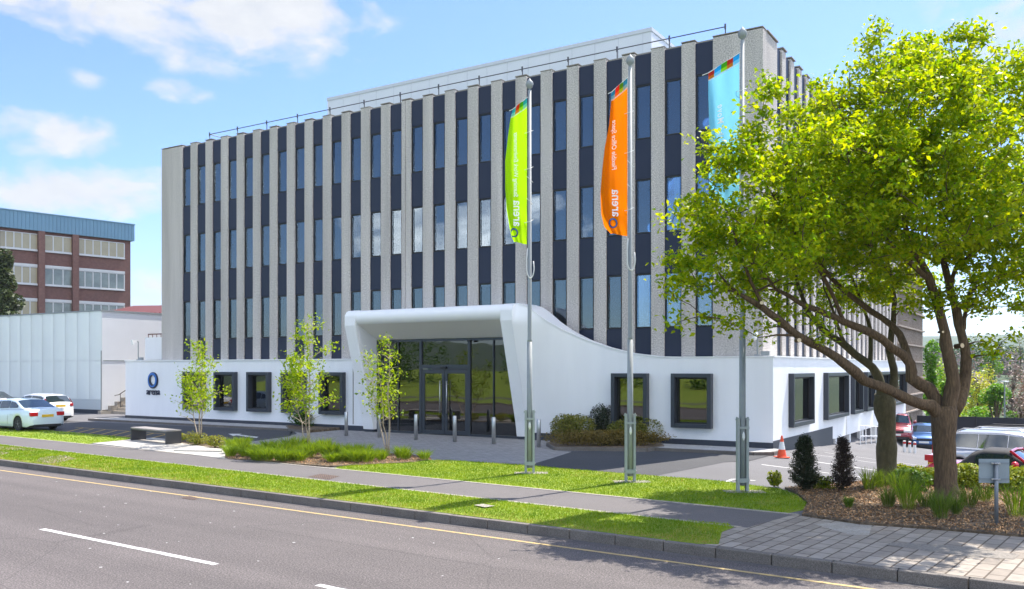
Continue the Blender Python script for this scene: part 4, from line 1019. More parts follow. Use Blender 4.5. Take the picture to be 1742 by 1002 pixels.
flag(1, (.90, .21, .003), z(D2_, 132), z(D2_, 402), o2, .4, .36, 0, [('Flexible Office Space', .165, .36, z(D2_, 282), 1.0), ('arena', .33, .37, z(D2_, 367), 1.0)],
     'bright orange feather flag with white mirrored lettering on the middle pole', .28, [2, 1, 0, 2], (.36, z(D2_, 379), .13))
o3 = [(0, .72), (.2, .73), (.5, .72), (.8, .70), (1, .66)]
flag(2, (.22, .62, .82), z(D3, 90), z(D3, 352), o3, .82, .46, 0, [('on the Move', .2, .48, z(D3, 250), 1.15)],
     'pale blue feather flag partly behind the tree crown on the rightmost pole', .12, [2, 0, 1, 2, 0], None, stripes=5)
# ------------------------------------------------------------------ bench
p0 = Vector(G(222, 750)); p1 = Vector(G(280, 757)); d = (p1 - p0).normalized(); ang = math.atan2(d.y, d.x)
bn = thing('bench', 'grey metal bench with slab legs on the pale paving', 'bench', (p0.x, p0.y, .028), ang)
Lb = (p1 - p0).length + .1; wb = .62
mb = MB(); mb.box(0, 0, .47, Lb, wb, .52); mb.build('seat', mat('bench_top', (.30, .27, .25), .5, var=.1, vscale=4, stretch=(1, 8, 1)), bn, bevel=.01)
M_bench = mat('bench_metal', (.07, .07, .078), .45, metal=.3)
for x in (0, Lb - .06): mb = MB(); mb.box(x, 0, 0, x + .06, wb, .468); mb.build('leg', M_bench, bn, bevel=.006)
mb = MB(); mb.box(.06, .02, .42, Lb - .06, .05, .468); mb.box(.06, wb - .05, .42, Lb - .06, wb - .02, .468); mb.build('rail', M_bench, bn)
# ------------------------------------------------------------------ traffic cone
cp = G(1330, 777); t = thing('traffic_cone', 'orange and white traffic cone beside the white building corner', 'cone', (cp[0], cp[1], gz(*cp) + .003), R(10))
M_or = mat('cone_orange', (.85, .09, .02), .5); M_cw = mat('cone_white', (.75, .75, .73), .5)
mb = MB(); mb.box(-.2, -.2, 0, .2, .2, .035); mb.build('base', M_or, t, bevel=.01)
mb = MB(); rr = lambda z_: .15 - .125 * (z_ - .035) / .69
mb.lathe((0, 0, 0), [(rr(.035), .035), (rr(.27), .27)], 20); mb.lathe((0, 0, 0), [(rr(.52), .52), (rr(.72), .72), (.0, .725)], 20); mb.build('cone_body', M_or, t)
mb = MB(); mb.lathe((0, 0, 0), [(rr(.27) + .002, .27), (rr(.52) + .002, .52)], 20); mb.build('sleeve', M_cw, t)
# ------------------------------------------------------------------ back of the road sign
sp0 = G(1695, 897); Ds = sp0[1]
t = thing('road_sign', 'grey back of a small rectangular sign on a post in the mulch bed', 'sign', (sp0[0], sp0[1], .04), R(-4))
mb = MB(); mb.tube([(0, 0, 0), (0, 0, z(Ds, 790))], .034, 12); mb.build('post', mat('sign_grey', (.20, .22, .24), .5, metal=.3), t, smooth=True)
zA, zB = z(Ds, 826), z(Ds, 785)
mb = MB(); mb.box(-.29, .045, zA, .25, .052, zB); mb.build('sign_plate', mat('sign_back', (.22, .27, .30), .45, metal=.3, var=.06, vscale=5), t, bevel=.002)
mb = MB()
for zz in (zA + .06, zB - .09): mb.box(-.28, .030, zz, .24, .044, zz + .035)
mb.build('sign_rail', mat('sign_rail', (.18, .22, .25), .45, metal=.3), t)
mb = MB()
for zz in (zA + .06, zB - .09): mb.tube([(-.075, .0, zz + .017), (.0, -.05, zz + .017), (.045, .0, zz + .017)], .014, 6); mb.lathe((-.07, 0, zz + .0), [(.02, 0), (.02, .03)], 8); mb.lathe((.05, 0, zz + .0), [(.02, 0), (.02, .03)], 8)
mb.build('clip', M_steel, t)

# ------------------------------------------------------------------ cars
def car(label, name, loc, rz, col, L=4.6, Wd=1.8, Ht=1.46, style='saloon', gz_=None, plate='y', metal=.35, group=None, rough=.28):
    """local +x is forward; styles change the roof line"""
    t = thing(name, label, 'car', loc, rz, group)
    paintm = mat('paint_' + '_'.join('%d' % (c * 100) for c in col), col, rough, metal=metal, coat=1.0)
    hL, hw = L / 2, Wd / 2; wr = .33 if style != 'roadster' else .31
    xf, xr = hL - .86, -hL + .92
    belt = {'saloon': .92, 'hatch': .95, 'estate': .98, 'suv': 1.02, 'roadster': .80}[style]
    if style == 'saloon': top_ = [(-hL, .62), (-hL + .04, .88), (-hL + .12, .99), (-hL + .75, 1.03), (hL - 1.35, .93), (hL - .5, .80), (hL - .12, .66), (hL, .5)]; rl = [(-hL + .50, 1.0), (-hL + 1.35, Ht - .07), (-hL + 1.9, Ht), (.25, Ht - .02), (.75, Ht - .10), (1.55 if L > 4.5 else 1.4, .93)]
    elif style == 'hatch': top_ = [(-hL, .55), (-hL + .03, .85), (-hL + .1, .96), (-hL + .6, .99), (hL - 1.15, .95), (hL - .4, .82), (hL - .1, .68), (hL, .5)]; rl = [(-hL + .10, .96), (-hL + .42, Ht - .12), (-hL + .75, Ht - .03), (-.1, Ht), (.5, Ht - .08), (hL - 1.0, .95)]
    elif style in ('estate', 'suv'): top_ = [(-hL, .6), (-hL + .03, .9), (-hL + .1, belt), (-hL + .6, belt + .03), (hL - 1.4, belt), (hL - .5, belt - .12), (hL - .12, .72), (hL, .52)]; rl = [(-hL + .12, belt), (-hL + .55, Ht - .12), (-hL + .85, Ht - .03), (-.2, Ht), (.45, Ht - .06), (hL - 1.2, belt)]
    else: top_ = [(-hL, .5), (-hL + .06, .74), (-hL + .2, .82), (-hL + .9, .84), (hL - 1.4, .80), (hL - .6, .72), (hL - .15, .56), (hL, .42)]; rl = [(-hL + .85, .84), (-hL + 1.15, Ht - .12), (-hL + 1.45, Ht), (-.0, Ht), (.05, Ht - .02), (.68, .82)]
    def itp(tab, x):
        if x <= tab[0][0]: return tab[0][1]
        for (a, b), (c, d_) in zip(tab, tab[1:]):
            if x <= c: return b + (d_ - b) * (x - a) / (c - a)
        return tab[-1][1]
    xs = sorted(set([round(q, 3) for q in list(np.linspace(-hL, hL, 56)) + [xf + wr_ * 1.2 * math.cos(a_) for wr_ in (wr,) for a_ in np.linspace(0, math.pi, 11)] + [xr + wr * 1.2 * math.cos(a_) for a_ in np.linspace(0, math.pi, 11)]]))
    ra = wr * 1.2
    def sec(x):
        e = (abs(x) / hL); w = hw * (1 - .13 * max(0, (e - .72) / .28) ** 2.2) - (.12 if e > .995 else 0) - (.04 if e > .97 else 0)
        zt_ = itp(top_, x); zb = .20 + .10 * max(0, (e - .9) / .1)
        for xw in (xf, xr):
            if abs(x - xw) < ra: zb = max(zb, wr + math.sqrt(max(0, ra * ra - (x - xw) ** 2)) - .01)
        zb = min(zb, zt_ - .12); h_ = zt_ - zb
        return [(w * .99 - .02, zb), (w, zb + .04), (w, zb + h_ * .35), (w * .985, zb + h_ * .62), (w * .965, zt_ - .09 if h_ > .2 else zb + h_ * .75), (w * .925, zt_ - .025), (w * .82, zt_), (w * .4, zt_ + .022), (0, zt_ + .03)]
    mb = MB(); S_ = [sec(x) for x in xs]; n_ = len(S_[0])
    for x, s_ in zip(xs, S_):
        mb.v += [(x, -q[0], q[1]) for q in s_] + [(x, q[0], q[1]) for q in s_[:-1][::-1]]
    m_ = 2 * n_ - 1
    for i in range(len(xs) - 1):
        for k in range(m_ - 1): a_ = i * m_ + k; mb.f.append([a_, a_ + m_, a_ + m_ + 1, a_ + 1]); mb.m.append(0)
    mb.f.append(list(range(m_))); mb.m.append(0); mb.f.append([(len(xs) - 1) * m_ + k for k in range(m_)][::-1]); mb.m.append(0)
    body = mb.build('body', paintm, t, smooth=True)
    mb = MB(); mb.box(-hL + .12, -hw + .26, .17, hL - .12, hw - .26, .62); mb.box(-hL - .005, -hw * .70, .20, -hL + .3, hw * .7, .31); mb.box(hL - .3, -hw * .8, .22, hL + .005, hw * .8, .36); mb.box(xr + ra, -hw + .03, .16, xf - ra, hw - .03, .24); mb.build('underbody', M_black, t)
    # cabin
    cm = paintm if style != 'roadster' else mat('soft_top', (.03, .03, .034), .85)
    x0, x1 = rl[0][0], rl[-1][0]; xc = sorted(set([q[0] for q in rl] + list(np.linspace(x0, x1, 24))))
    def cab(x):
        zt_ = itp(rl, x); zb = itp(top_, x) - .01; zt_ = max(zt_, zb + .012); k = (zt_ - zb) / (Ht - belt); k = min(1, k)
        wb_ = hw * .925; wt = hw * (.925 - .20 * k); return wb_, wt, zb, zt_
    mb = MB(); CS = []
    for x in xc:
        wb_, wt, zb, zt_ = cab(x); r_ = (zt_ - zb)
        CS.append([(wb_, zb), (wb_ + (wt - wb_) * .5, zb + (r_ - min(.07, r_ * .3)) * .5), (wt, zt_ - min(.07, r_ * .3)), (wt * .93, zt_ - min(.02, r_ * .1)), (wt * .6, zt_ + .015), (0, zt_ + .03)])
    n_ = 6; m_ = 11
    for x, s_ in zip(xc, CS): mb.v += [(x, -q[0], q[1]) for q in s_] + [(x, q[0], q[1]) for q in s_[:-1][::-1]]
    for i in range(len(xc) - 1):
        for k in range(m_ - 1): a_ = i * m_ + k; mb.f.append([a_, a_ + m_, a_ + m_ + 1, a_ + 1]); mb.m.append(0)
    mb.build('cabin', cm, t, smooth=True)
    # side glass
    def sidept(x, f_, s_):
        wb_, wt, zb, zt_ = cab(x); zz = zb + (zt_ - zb) * f_; ww = wb_ + (wt - wb_) * min(1, f_ / max(.01, (1 - min(.07, (zt_ - zb) * .3) / (zt_ - zb)))); return (x, s_ * (ww + .016), zz)
    if style == 'saloon': gs = [(rl[0][0] + .52, -.62), (-.57, .22), (.27, x1 - .38)]
    elif style == 'hatch': gs = [(x0 + .38, -.42), (-.36, .30), (.35, x1 - .34)]
    elif style in ('estate', 'suv'): gs = [(x0 + .30, -.97), (-.94, -.05), (-.02, x1 - .30)]
    else: gs = [(-.72, x1 - .45)]
    for s_ in (-1, 1):
        for ga, gb in gs:
            mb = MB(); tabs = np.linspace(ga, gb, 8)
            def gpt(u, v):
                x = ga + (gb - ga) * u; wb_, wt, zb, zt_ = cab(x); hh = zt_ - zb; lo = .06 / max(hh, .1); hi = 1 - .085 / max(hh, .1)
                if hi < lo: hi = lo
                return sidept(x, lo + (hi - lo) * v, s_)
            mb.grid(gpt, 8, 3)
            if s_ > 0: mb.f = [q[::-1] for q in mb.f]
            mb.build('side_window', M_cglass, t, smooth=True)
    # windscreens on the sloping ends of the cabin
    def endglass(xa, xb, name):
        mb = MB()
        def g_(u, v):
            x = xa + (xb - xa) * v; wb_, wt, zb, zt_ = cab(x); ww = wt * .90; y = -ww + 2 * ww * u
            # roof line crown
            cr_ = .03 - .015 * min(1, abs(y) / (wt * .6)) if abs(y) < wt * .6 else .015 - .035 * (abs(y) - wt * .6) / (wt * .33)
            dxn = .012 * (1 if xb > xa else -1)
            return (x + dxn * (-1 if name == 'rear_window' else 1) * 0, y, zt_ + cr_ + .012)
        mb.grid(g_, 10, 6); mb.build(name, M_cglass, t, smooth=True)
    if style == 'saloon': endglass(x0 + .10, rl[1][0] - .02, 'rear_window'); endglass(x1 - .06, rl[4][0] + .04, 'windscreen')
    elif style == 'hatch': endglass(x0 + .05, rl[1][0] + .0, 'rear_window'); endglass(x1 - .06, rl[4][0] + .04, 'windscreen')
    elif style == 'roadster': endglass(x0 + .06, rl[1][0], 'rear_window'); endglass(x1 - .04, rl[4][0] + .08, 'windscreen')
    else: endglass(x0 + .06, rl[1][0] + .02, 'rear_window'); endglass(x1 - .06, rl[4][0] + .04, 'windscreen')
    # wheels
    for xw in (xf, xr):
        for s_ in (-1, 1):
            yw = s_ * (hw - .125)
            mb = MB(); mb.lathe((xw, yw, wr), [(wr * .62, -.105), (wr * .93, -.105), (wr, -.07), (wr, .07), (wr * .93, .105), (wr * .62, .105)], 28, axis='y'); w = mb.build('wheel', M_tyre, t, smooth=False)
            mb = MB(); yo = yw + s_ * .085
            for k in range(5):
                a_ = 2 * math.pi * k / 5 + .3
                for da in (-.16, .16):
                    c0 = (xw + wr * .60 * math.cos(a_ + da), wr + wr * .60 * math.sin(a_ + da)); mb.tube([(xw + .05 * math.cos(a_), yo, wr + .05 * math.sin(a_)), (c0[0], yo, c0[1])], .022, 4)
            mb.lathe((xw, yo - s_ * .03, wr), [(wr * .64, -.03), (wr * .64, .03), (wr * .58, .03), (wr * .58, -.03)], 24, axis='y'); mb.lathe((xw, yo, wr), [(.07, -.02), (.05, .02)], 10, axis='y')
            mb.build('rim', M_rim, w)
            mb = MB(); mb.lathe((xw, yw, wr), [(wr * .6, -.02), (wr * .6, .02)], 20, axis='y'); mb.build('brake_disc', M_black, w)
    # lamps, plates, mirrors, handles
    zl = (.78 if style == 'saloon' else .9) if style not in ('roadster',) else .62
    for s_ in (-1, 1):
        mb = MB(); ya, yb2 = s_ * (hw - .07), s_ * (hw - .46)
        if style == 'hatch':
            yq = s_ * (hw - .30); mb.face([(-hL + .05, s_ * (hw - .13), .98), (-hL + .28, s_ * (hw - .09), .98), (-hL + .37, s_ * (hw * .80), 1.26), (-hL + .27, s_ * (hw * .78), 1.26)]) ; mb.box(-hL + .03, min(yq, s_ * (hw - .12)), .82, -hL + .2, max(yq, s_ * (hw - .12)), .98)
        elif style in ('estate', 'suv'):
            mb.box(-hL + .0, min(s_ * (hw - .30), s_ * (hw - .10)), .78, -hL + .2, max(s_ * (hw - .30), s_ * (hw - .10)), 1.12)
        else: mb.box(-hL - .0, min(ya - s_ * .03, yb2), zl - .09, -hL + .22, max(ya - s_ * .03, yb2), zl + .09)
        mb.build('tail_light', M_red, t, bevel=.02)
        mb = MB(); mb.box(hL - .38, min(s_ * (hw - .50), s_ * (hw - .085)), .60, hL - .055, max(s_ * (hw - .50), s_ * (hw - .085)), .74); mb.build('headlight', M_clear, t, bevel=.03)
        mb = MB(); xm_ = x1 - .42; wb_ = cab(xm_)[0]; zm = itp(top_, xm_) + .12
        mb.lathe((xm_, s_ * (hw + .09), zm), [(.0, -.10), (.07, -.085), (.095, 0), (.07, .085), (.0, .10)], 12, axis='y'); mb.box(xm_ - .03, min(s_ * wb_, s_ * (hw + .04)), zm - .06, xm_ + .04, max(s_ * wb_, s_ * (hw + .04)), zm - .03); mb.build('mirror', paintm, t, smooth=True)
        for gx_ in ((gs[0][1] - .25, gs[-1][0] + .12) if style != 'roadster' else (-.55,)):
            mb = MB(); mb.box(gx_ - .1, min(s_ * (hw * .975), s_ * (hw * .975 + .035)), belt - .17, gx_ + .1, max(s_ * (hw * .975), s_ * (hw * .975 + .035)), belt - .14); mb.build('door_handle', paintm if style != 'estate' else M_steel, t)
    zp = .70 if style in ('saloon',) else (.86 if style == 'hatch' else .75)
    mb = MB(); mb.box(-hL - .02, -.27, zp - .06, -hL + .01, .27, zp + .06); mb.build('number_plate', M_platey, t)
    mb = MB(); mb.box(hL - .01, -.27, .42, hL + .02, .27, .53); mb.build('number_plate', M_platew, t)
    mb = MB(); mb.box(hL - .1, -hw * .45, .56, hL - .012, hw * .45, .68); mb.build('grille', M_black, t)
    mb = MB(); mb.grid(lambda u, v: (-hL + .35 + .0, 0, 0), 1, 1)
    # door seams
    mb = MB()
    for gx_ in ((gs[0][1] + .03, gs[-1][0] - .03, x1 - .25) if style != 'roadster' else (-.78, x1 - .30)):
        for s_ in (-1, 1): mb.tube([(gx_, s_ * (hw + .001), .30), (gx_, s_ * (hw + .001), .55), (gx_, s_ * (hw * .967), belt - .11)], .006, 4)
    mb.build('door_seam', M_black, t)
    if style in ('estate', 'suv'):
        for s_ in (-1, 1):
            mb = MB(); yy = s_ * (hw * .70); mb.tube([(x0 + .65, yy, Ht - .03), (x0 + .85, yy, Ht + .06), (.3, yy, Ht + .07), (.75, yy, Ht - .08)], .022, 8); mb.build('roof_rail', M_black if style == 'suv' else M_steel, t)
    if style == 'roadster':
        mb = MB(); mb.box(-hL + .03, -hw + .12, .98, -hL + .27, hw - .12, 1.02)
        for s_ in (-1, 1): mb.box(-hL + .05, s_ * .5 - .03, .82, -hL + .22, s_ * .5 + .03, .98); mb.box(-hL + .03, s_ * (hw - .12) - .02, .88, -hL + .27, s_ * (hw - .12) + .02, 1.04)
        mb.build('spoiler', paintm, t, bevel=.01)
        mb = MB()
        for s_ in (-1, 1): mb.tube([(x1 - .05, s_ * hw * .86, .84), (.12, s_ * hw * .72, Ht - .01)], .035, 6)
        mb.tube([(.10, -hw * .72, Ht), (.10, 0, Ht + .03), (.10, hw * .72, Ht)], .035, 6); mb.build('screen_frame', paintm, t)
    return t
WHITE = (.74, .80, .84)
def place(px, py, D): q = P(px, py, D); return q.x, q.y
# left group. +x forward: they point away to the left
def heading(dx, dy): return math.atan2(dy, dx)
c1 = G(60, 733); car('pale blue-white saloon car parked on the asphalt, nearest at the left edge', 'parked_car', (-23.4, 42.2, .003), heading(-.848, .53), (.66, .76, .80), 4.66, 1.81, 1.46, 'saloon', metal=.1)
c2 = G(100, 717); car('white hatchback parked behind the pale saloon, by the mesh cladding', 'parked_car', (-26.0, 48.9, .003), heading(-.848, .53), (.78, .78, .78), 3.95, 1.72, 1.49, 'hatch', metal=.0)
c3 = G(25, 712); car('dark grey saloon car partly hidden at the left edge behind the pale saloon', 'parked_car', (-33.6, 56.6, .003), heading(-.848, .53), (.06, .065, .075), 4.7, 1.82, 1.46, 'saloon')
c4 = G(-8, 722); car('white car at the left edge of the photo showing only its red tail light', 'parked_car', (-27.6, 45.2, .003), heading(-.848, .53), (.79, .79, .79), 4.2, 1.75, 1.4, 'saloon', metal=0)
# right group
def rc(px, D, lab, rz, col, **kw): X, Y = (px - CX) / F * D, D; return car(lab, 'parked_car', (X, Y, gz(X, Y) + .003), rz, col, **kw)
rc(1722, 23.4, 'red roadster with a black soft top behind the hedge', heading(.75, -.66), (.55, .01, .025), L=4.0, Wd=1.69, Ht=1.24, style='roadster', metal=.1)
rc(1732, 29.1, 'silver estate car with roof rails behind the red roadster', heading(.66, -.75), (.50, .50, .53), L=4.85, Wd=1.88, Ht=1.60, style='estate', metal=.6)
rc(1750, 34.2, 'grey off-road car with black roof rails, farthest in the row behind the silver estate', heading(.75, -.66), (.33, .37, .42), L=4.7, Wd=1.88, Ht=1.78, style='suv', metal=.5)
rc(1572, 54.0, 'blue hatchback facing the camera by the black fence between the two tree trunks', heading(-.42, -.9), (.015, .10, .30), L=4.3, Wd=1.78, Ht=1.45, style='hatch')
rc(1526, 53.5, 'dark red car facing the camera at the black fence, partly behind the thin trunk', heading(-.42, -.9), (.22, .01, .02), L=4.4, Wd=1.8, Ht=1.6, style='suv')
X_, Y_ = BL(-3.1, 17.5); 
# ------------------------------------------------------------------ small posts with red bands, black fence, street lamp
lb3 = ['short banded post left of the other two, in front of the dark red car', 'short banded post in the middle of the three before the blue car', 'short banded post nearest the blue car']
for (px, py), l_ in zip(((1538.5, 770), (1547.5, 770), (1556, 771)), lb3):
    X, Y = (px - CX) / F * 43, 43; t = thing('banded_post', l_, 'bollard', (X, Y, gz(X, Y)), 0, 'short banded posts in the car park')
    mb = MB(); mb.lathe((0, 0, 0), [(.07, 0), (.07, .55), (.0, .56)], 12); mb.build('post', M_cw, t)
    mb = MB(); mb.lathe((0, 0, 0), [(.073, .40), (.073, .50)], 12); mb.build('band', M_red, t)
t = thing('black_fence', 'tall black panel fence at the far end of the car park', 'fence', (*BL(-4, 39.5), 0), -A32)
mb = MB(); mb.box(0, 0, -3.4, 12, .08, -.55)
for x in np.arange(0, 12, 1.2): mb.box(x, -.02, -3.4, x + .05, 0, -.6)
mb.build('fence_panel', mat('black_panel', (.018, .02, .028), .5), t)
for x in np.arange(0, 12.1, 2.4): mb = MB(); mb.box(x - .05, -.06, -3.4, x + .05, .0 - .021, -.5); mb.build('fence_post', M_black, t)
lx = P(1709, 708, 75); t = thing('street_lamp', 'slender grey street lamp beyond the parked cars at the right', 'lamp', (lx.x, lx.y, -5), 0)
zl_ = z(75, 650) + 5; mb = MB(); mb.tube([(0, 0, 0), (0, 0, zl_)], [.09, .05], 8); mb.build('post', M_galv, t)
mb = MB(); mb.box(-.18, -.35, zl_ - .02, .18, .35, zl_ + .10); mb.build('lamp_head', M_whitem, t, bevel=.04)

# ------------------------------------------------------------------ trees
def tree_big(name, label, limbs, blobs, nclump, perclump, lsize, m_leaf, m_bark, loc, cr=.30, seed=1, lscale=.74):
    global rng
    rng = np.random.default_rng(seed); t = thing(name, label, 'tree', loc)
    o_ = Vector(loc); mb = MB(); nodes = []
    for pts, rad, ns in limbs:
        pts = [Vector(p) - o_ for p in pts]; P_ = []; R_ = []
        for i in range(len(pts) - 1):       # resample with slight wander
            a, b = pts[i], pts[i + 1]; pa = pts[max(0, i - 1)]; pb = pts[min(len(pts) - 1, i + 2)]; k_ = max(2, int((b - a).length / .22))
            for j in range(k_ + (1 if i == len(pts) - 2 else 0)):
                u = j / k_; c = .5 * ((2 * a) + (b - pa) * u + (2 * pa - 5 * a + 4 * b - pb) * u * u + (-pa + 3 * a - 3 * b + pb) * u ** 3)
                P_.append(c + Vector(rng.normal(size=3)) * .012); R_.append((rad[i] + (rad[i + 1] - rad[i]) * u) * (lscale if ns < 16 else .93) * (1 + .06 * rng.normal()))
        mb.tube(P_, R_, ns)
        for p, r in zip(P_, R_):
            if ns < 20: nodes.append((p, r))
    # clump centres
    vol = np.array([b[3] * b[4] * b[5] for b in blobs]); cnt = np.maximum(3, (vol / vol.sum() * nclump)).astype(int); cs = []
    for b, n in zip(blobs, cnt): cs.append(ell_points(b[:3], b[3:], n, .5))
    cs = np.concatenate(cs) - np.array(loc)
    NP = np.array([tuple(p) for p, r in nodes]); NR = [r for p, r in nodes]
    order = np.argsort([np.min(((NP - c) ** 2).sum(1)) for c in cs]); leaves = []
    for idx in order:
        c = cs[idx]; d2 = ((NP - c) ** 2).sum(1) + (NP[:, 2] > c[2] + .1) * 1.2; j = int(np.argmin(d2)); a = NP[j]; L_ = math.sqrt(((a - c) ** 2).sum())
        if L_ > .1:
            k_ = max(2, int(L_ / .35)); r0 = min(NR[j] * .75, .012 + .018 * L_); mid = (a + c) / 2 + np.array([0, 0, .12 * L_]) + rng.normal(size=3) * .08 * L_; pp = []; rr_ = []
            for q in range(k_ + 1):
                u = q / k_; pp.append((1 - u) ** 2 * a + 2 * u * (1 - u) * mid + u * u * c); rr_.append(r0 * (1 - u) + .006)
            mb.tube([Vector(q) for q in pp], rr_, 5 if r0 > .03 else 4, cap=False)
            NP = np.vstack([NP, np.array(pp[1:])]); NR += rr_[1:]
        n = int(perclump * rng.uniform(.5, 1.4)); rc_ = cr * rng.uniform(.6, 1.25)
        q = rng.normal(size=(n, 3)) * np.array([rc_, rc_, rc_ * .62]) * .52; leaves.append(c + q)
    mb.build('trunk', m_bark, t, smooth=True)
    lv = np.concatenate(leaves); arr_mesh('crown', leaf_verts(lv, lsize, up=.5, droop=.9), 4, m_leaf, t); return t
def bb(px, py, D, rx, ry, rz): q = P(px, py, D); k = D / F; return (q.x, q.y, q.z, rx * k, rz, ry * k)
def lp(*pts): return [P(a, b, c) for a, b, c in pts]
b1 = G(1611, 856)
limbs1 = [
 ([(b1[0], b1[1], 0), (b1[0], b1[1], .25), P(1609, 800, 19.1), P(1606, 745, 19.1), P(1606, 712, 19.1), P(1607, 690, 19.1)], [.42, .29, .25, .25, .30, .26], 20),
 (lp((1606, 715, 19.1), (1582, 692, 19.0), (1555, 684, 18.9), (1504, 660, 18.6), (1472, 647, 18.5), (1437, 617, 18.3), (1409, 599, 18.2), (1357, 570, 18), (1298, 524, 17.9), (1256, 500, 17.8), (1225, 470, 17.8)), [.22, .18, .155, .15, .145, .14, .12, .11, .09, .05, .02], 12),
 (lp((1608, 712, 19.2), (1581, 662, 19.3), (1552, 644, 19.3), (1549, 618, 19.3), (1520, 592, 19.2), (1480, 565, 19.1), (1435, 547, 19), (1363, 517, 18.9), (1321, 490, 18.8), (1280, 440, 18.7)), [.22, .20, .19, .15, .13, .11, .10, .07, .05, .02], 12),
 (lp((1552, 640, 19.4), (1531, 570, 19.8), (1483, 529, 20), (1435, 493, 20), (1405, 463, 20), (1370, 400, 20)), [.14, .10, .09, .08, .06, .02], 10),
 (lp((1612, 715, 19.1), (1620, 644, 19), (1612, 600, 19), (1603, 547, 19), (1579, 469, 19), (1555, 427, 19), (1543, 400, 19), (1530, 300, 19), (1510, 180, 19.2)), [.26, .20, .18, .14, .12, .10, .08, .05, .02], 12),
 (lp((1618, 700, 19.2), (1640, 660, 19.3), (1642, 612, 19.4), (1640, 589, 19.4), (1627, 529, 19.5), (1609, 463, 19.6), (1603, 391, 19.8), (1621, 331, 20), (1640, 200, 20)), [.24, .16, .145, .14, .12, .10, .08, .05, .02], 12),
 (lp((1628, 535, 19.5), (1621, 470, 19.2), (1675, 415, 19), (1723, 379, 18.8), (1790, 320, 18.8)), [.08, .07, .06, .045, .02], 8),
 (lp((1638, 560, 19.4), (1650, 500, 19.6), (1700, 470, 19.8), (1760, 440, 20)), [.07, .06, .045, .02], 8),
 (lp((1579, 475, 19), (1520, 420, 18.4), (1470, 360, 18), (1440, 260, 18)), [.08, .06, .045, .02], 8),
 (lp((1435, 547, 19), (1400, 470, 18.6), (1340, 380, 18.4), (1300, 300, 18.4)), [.06, .05, .035, .02], 8),
 (lp((1298, 524, 17.9), (1262, 440, 17.6), (1240, 360, 17.6)), [.05, .04, .02], 8)]
blobs1 = [bb(1250, 340, 18.2, 95, 95, 1.4), bb(1205, 415, 17.9, 75, 80, 1.2), bb(1290, 430, 18.2, 100, 75, 1.6), bb(1330, 260, 18.6, 70, 90, 1.2), bb(1400, 400, 18.6, 110, 80, 1.8),
 bb(1440, 280, 18.8, 120, 120, 2.2), bb(1540, 230, 19.2, 150, 140, 2.6), bb(1508, 95, 19.4, 55, 62, 1.1), bb(1610, 125, 19.4, 75, 75, 1.5), bb(1690, 210, 19.3, 105, 125, 2.2),
 bb(1590, 360, 19.2, 140, 90, 2.5), bb(1710, 400, 19.3, 90, 95, 2.0), bb(1640, 480, 19.4, 90, 55, 1.2), bb(1700, 520, 19.2, 42, 45, .8), bb(1175, 500, 17.7, 50, 22, .5), bb(1250, 530, 18, 60, 26, .5),
 bb(1790, 330, 19.4, 90, 190, 2.4), bb(1330, 160, 18.7, 26, 30, .4), bb(1395, 205, 18.8, 55, 50, .8), bb(1560, 500, 19.3, 60, 40, .8), bb(1190, 470, 17.8, 55, 40, .8), bb(1480, 480, 18.8, 60, 35, .9),
 bb(1440, 300, 16.9, 110, 110, 1.3), bb(1560, 330, 17, 120, 120, 1.3), bb(1330, 390, 16.9, 80, 80, 1.2), bb(1650, 300, 16.8, 90, 130, 1.3), bb(1560, 190, 17.4, 100, 90, 1.1), bb(1160, 350, 18, 32, 40, .5), bb(1225, 235, 18.2, 30, 25, .4), bb(1325, 165, 18.7, 38, 52, .6), bb(1420, 165, 18.8, 50, 50, .8), bb(1230, 280, 17.9, 55, 50, .7), bb(1290, 215, 18.2, 45, 45, .7), bb(1290, 560, 17.8, 70, 22, .5), bb(1380, 560, 18, 50, 22, .5), bb(1150, 440, 17.6, 28, 50, .5), bb(1200, 545, 17.6, 60, 15, .4), bb(1700, 580, 19, 35, 28, .6), bb(1480, 60, 19.4, 22, 25, .4), bb(1575, 60, 19.4, 22, 22, .4), bb(1650, 90, 19.3, 25, 25, .4)]
tree_big('broadleaf_tree', 'large spreading tree with thick brown forked trunk and yellow-green leaves', limbs1, blobs1, 1650, 54, .115, M_leafA, M_bark, (b1[0], b1[1], 0), seed=5)
b2 = G(1510, 826)
limbs2 = [
 ([(b2[0], b2[1], 0), (b2[0], b2[1], .2), P(1509, 780, 22), P(1508, 720, 22), P(1505, 685, 22), P(1503, 668, 22)], [.30, .25, .235, .235, .29, .2], 18),
 (lp((1503, 690, 22), (1492, 636, 22), (1472, 615, 22), (1440, 590, 22), (1387, 547, 21.8), (1363, 499, 21.6), (1340, 420, 21.5)), [.2, .14, .13, .12, .09, .06, .02], 10),
 (lp((1508, 690, 22), (1519, 655, 22), (1521, 628, 22), (1513, 595, 22), (1522, 529, 22), (1513, 457, 22), (1490, 380, 22), (1480, 300, 22)), [.2, .16, .13, .11, .09, .07, .045, .02], 10),
 (lp((1481, 622, 22), (1480, 560, 22.2), (1460, 500, 22.4), (1430, 420, 22.5)), [.09, .07, .05, .02], 8),
 (lp((1440, 592, 22), (1420, 540, 21.5), (1400, 480, 21)), [.06, .05, .02], 8)]
blobs2 = [bb(1330, 430, 21.8, 85, 80, 1.6), bb(1400, 350, 22, 100, 110, 2), bb(1490, 300, 22.2, 95, 110, 2), bb(1460, 470, 22, 100, 50, 1.6), bb(1380, 520, 21.8, 90, 28, .8), bb(1530, 460, 22, 60, 45, 1.3), bb(1300, 500, 21.5, 60, 30, .8)]
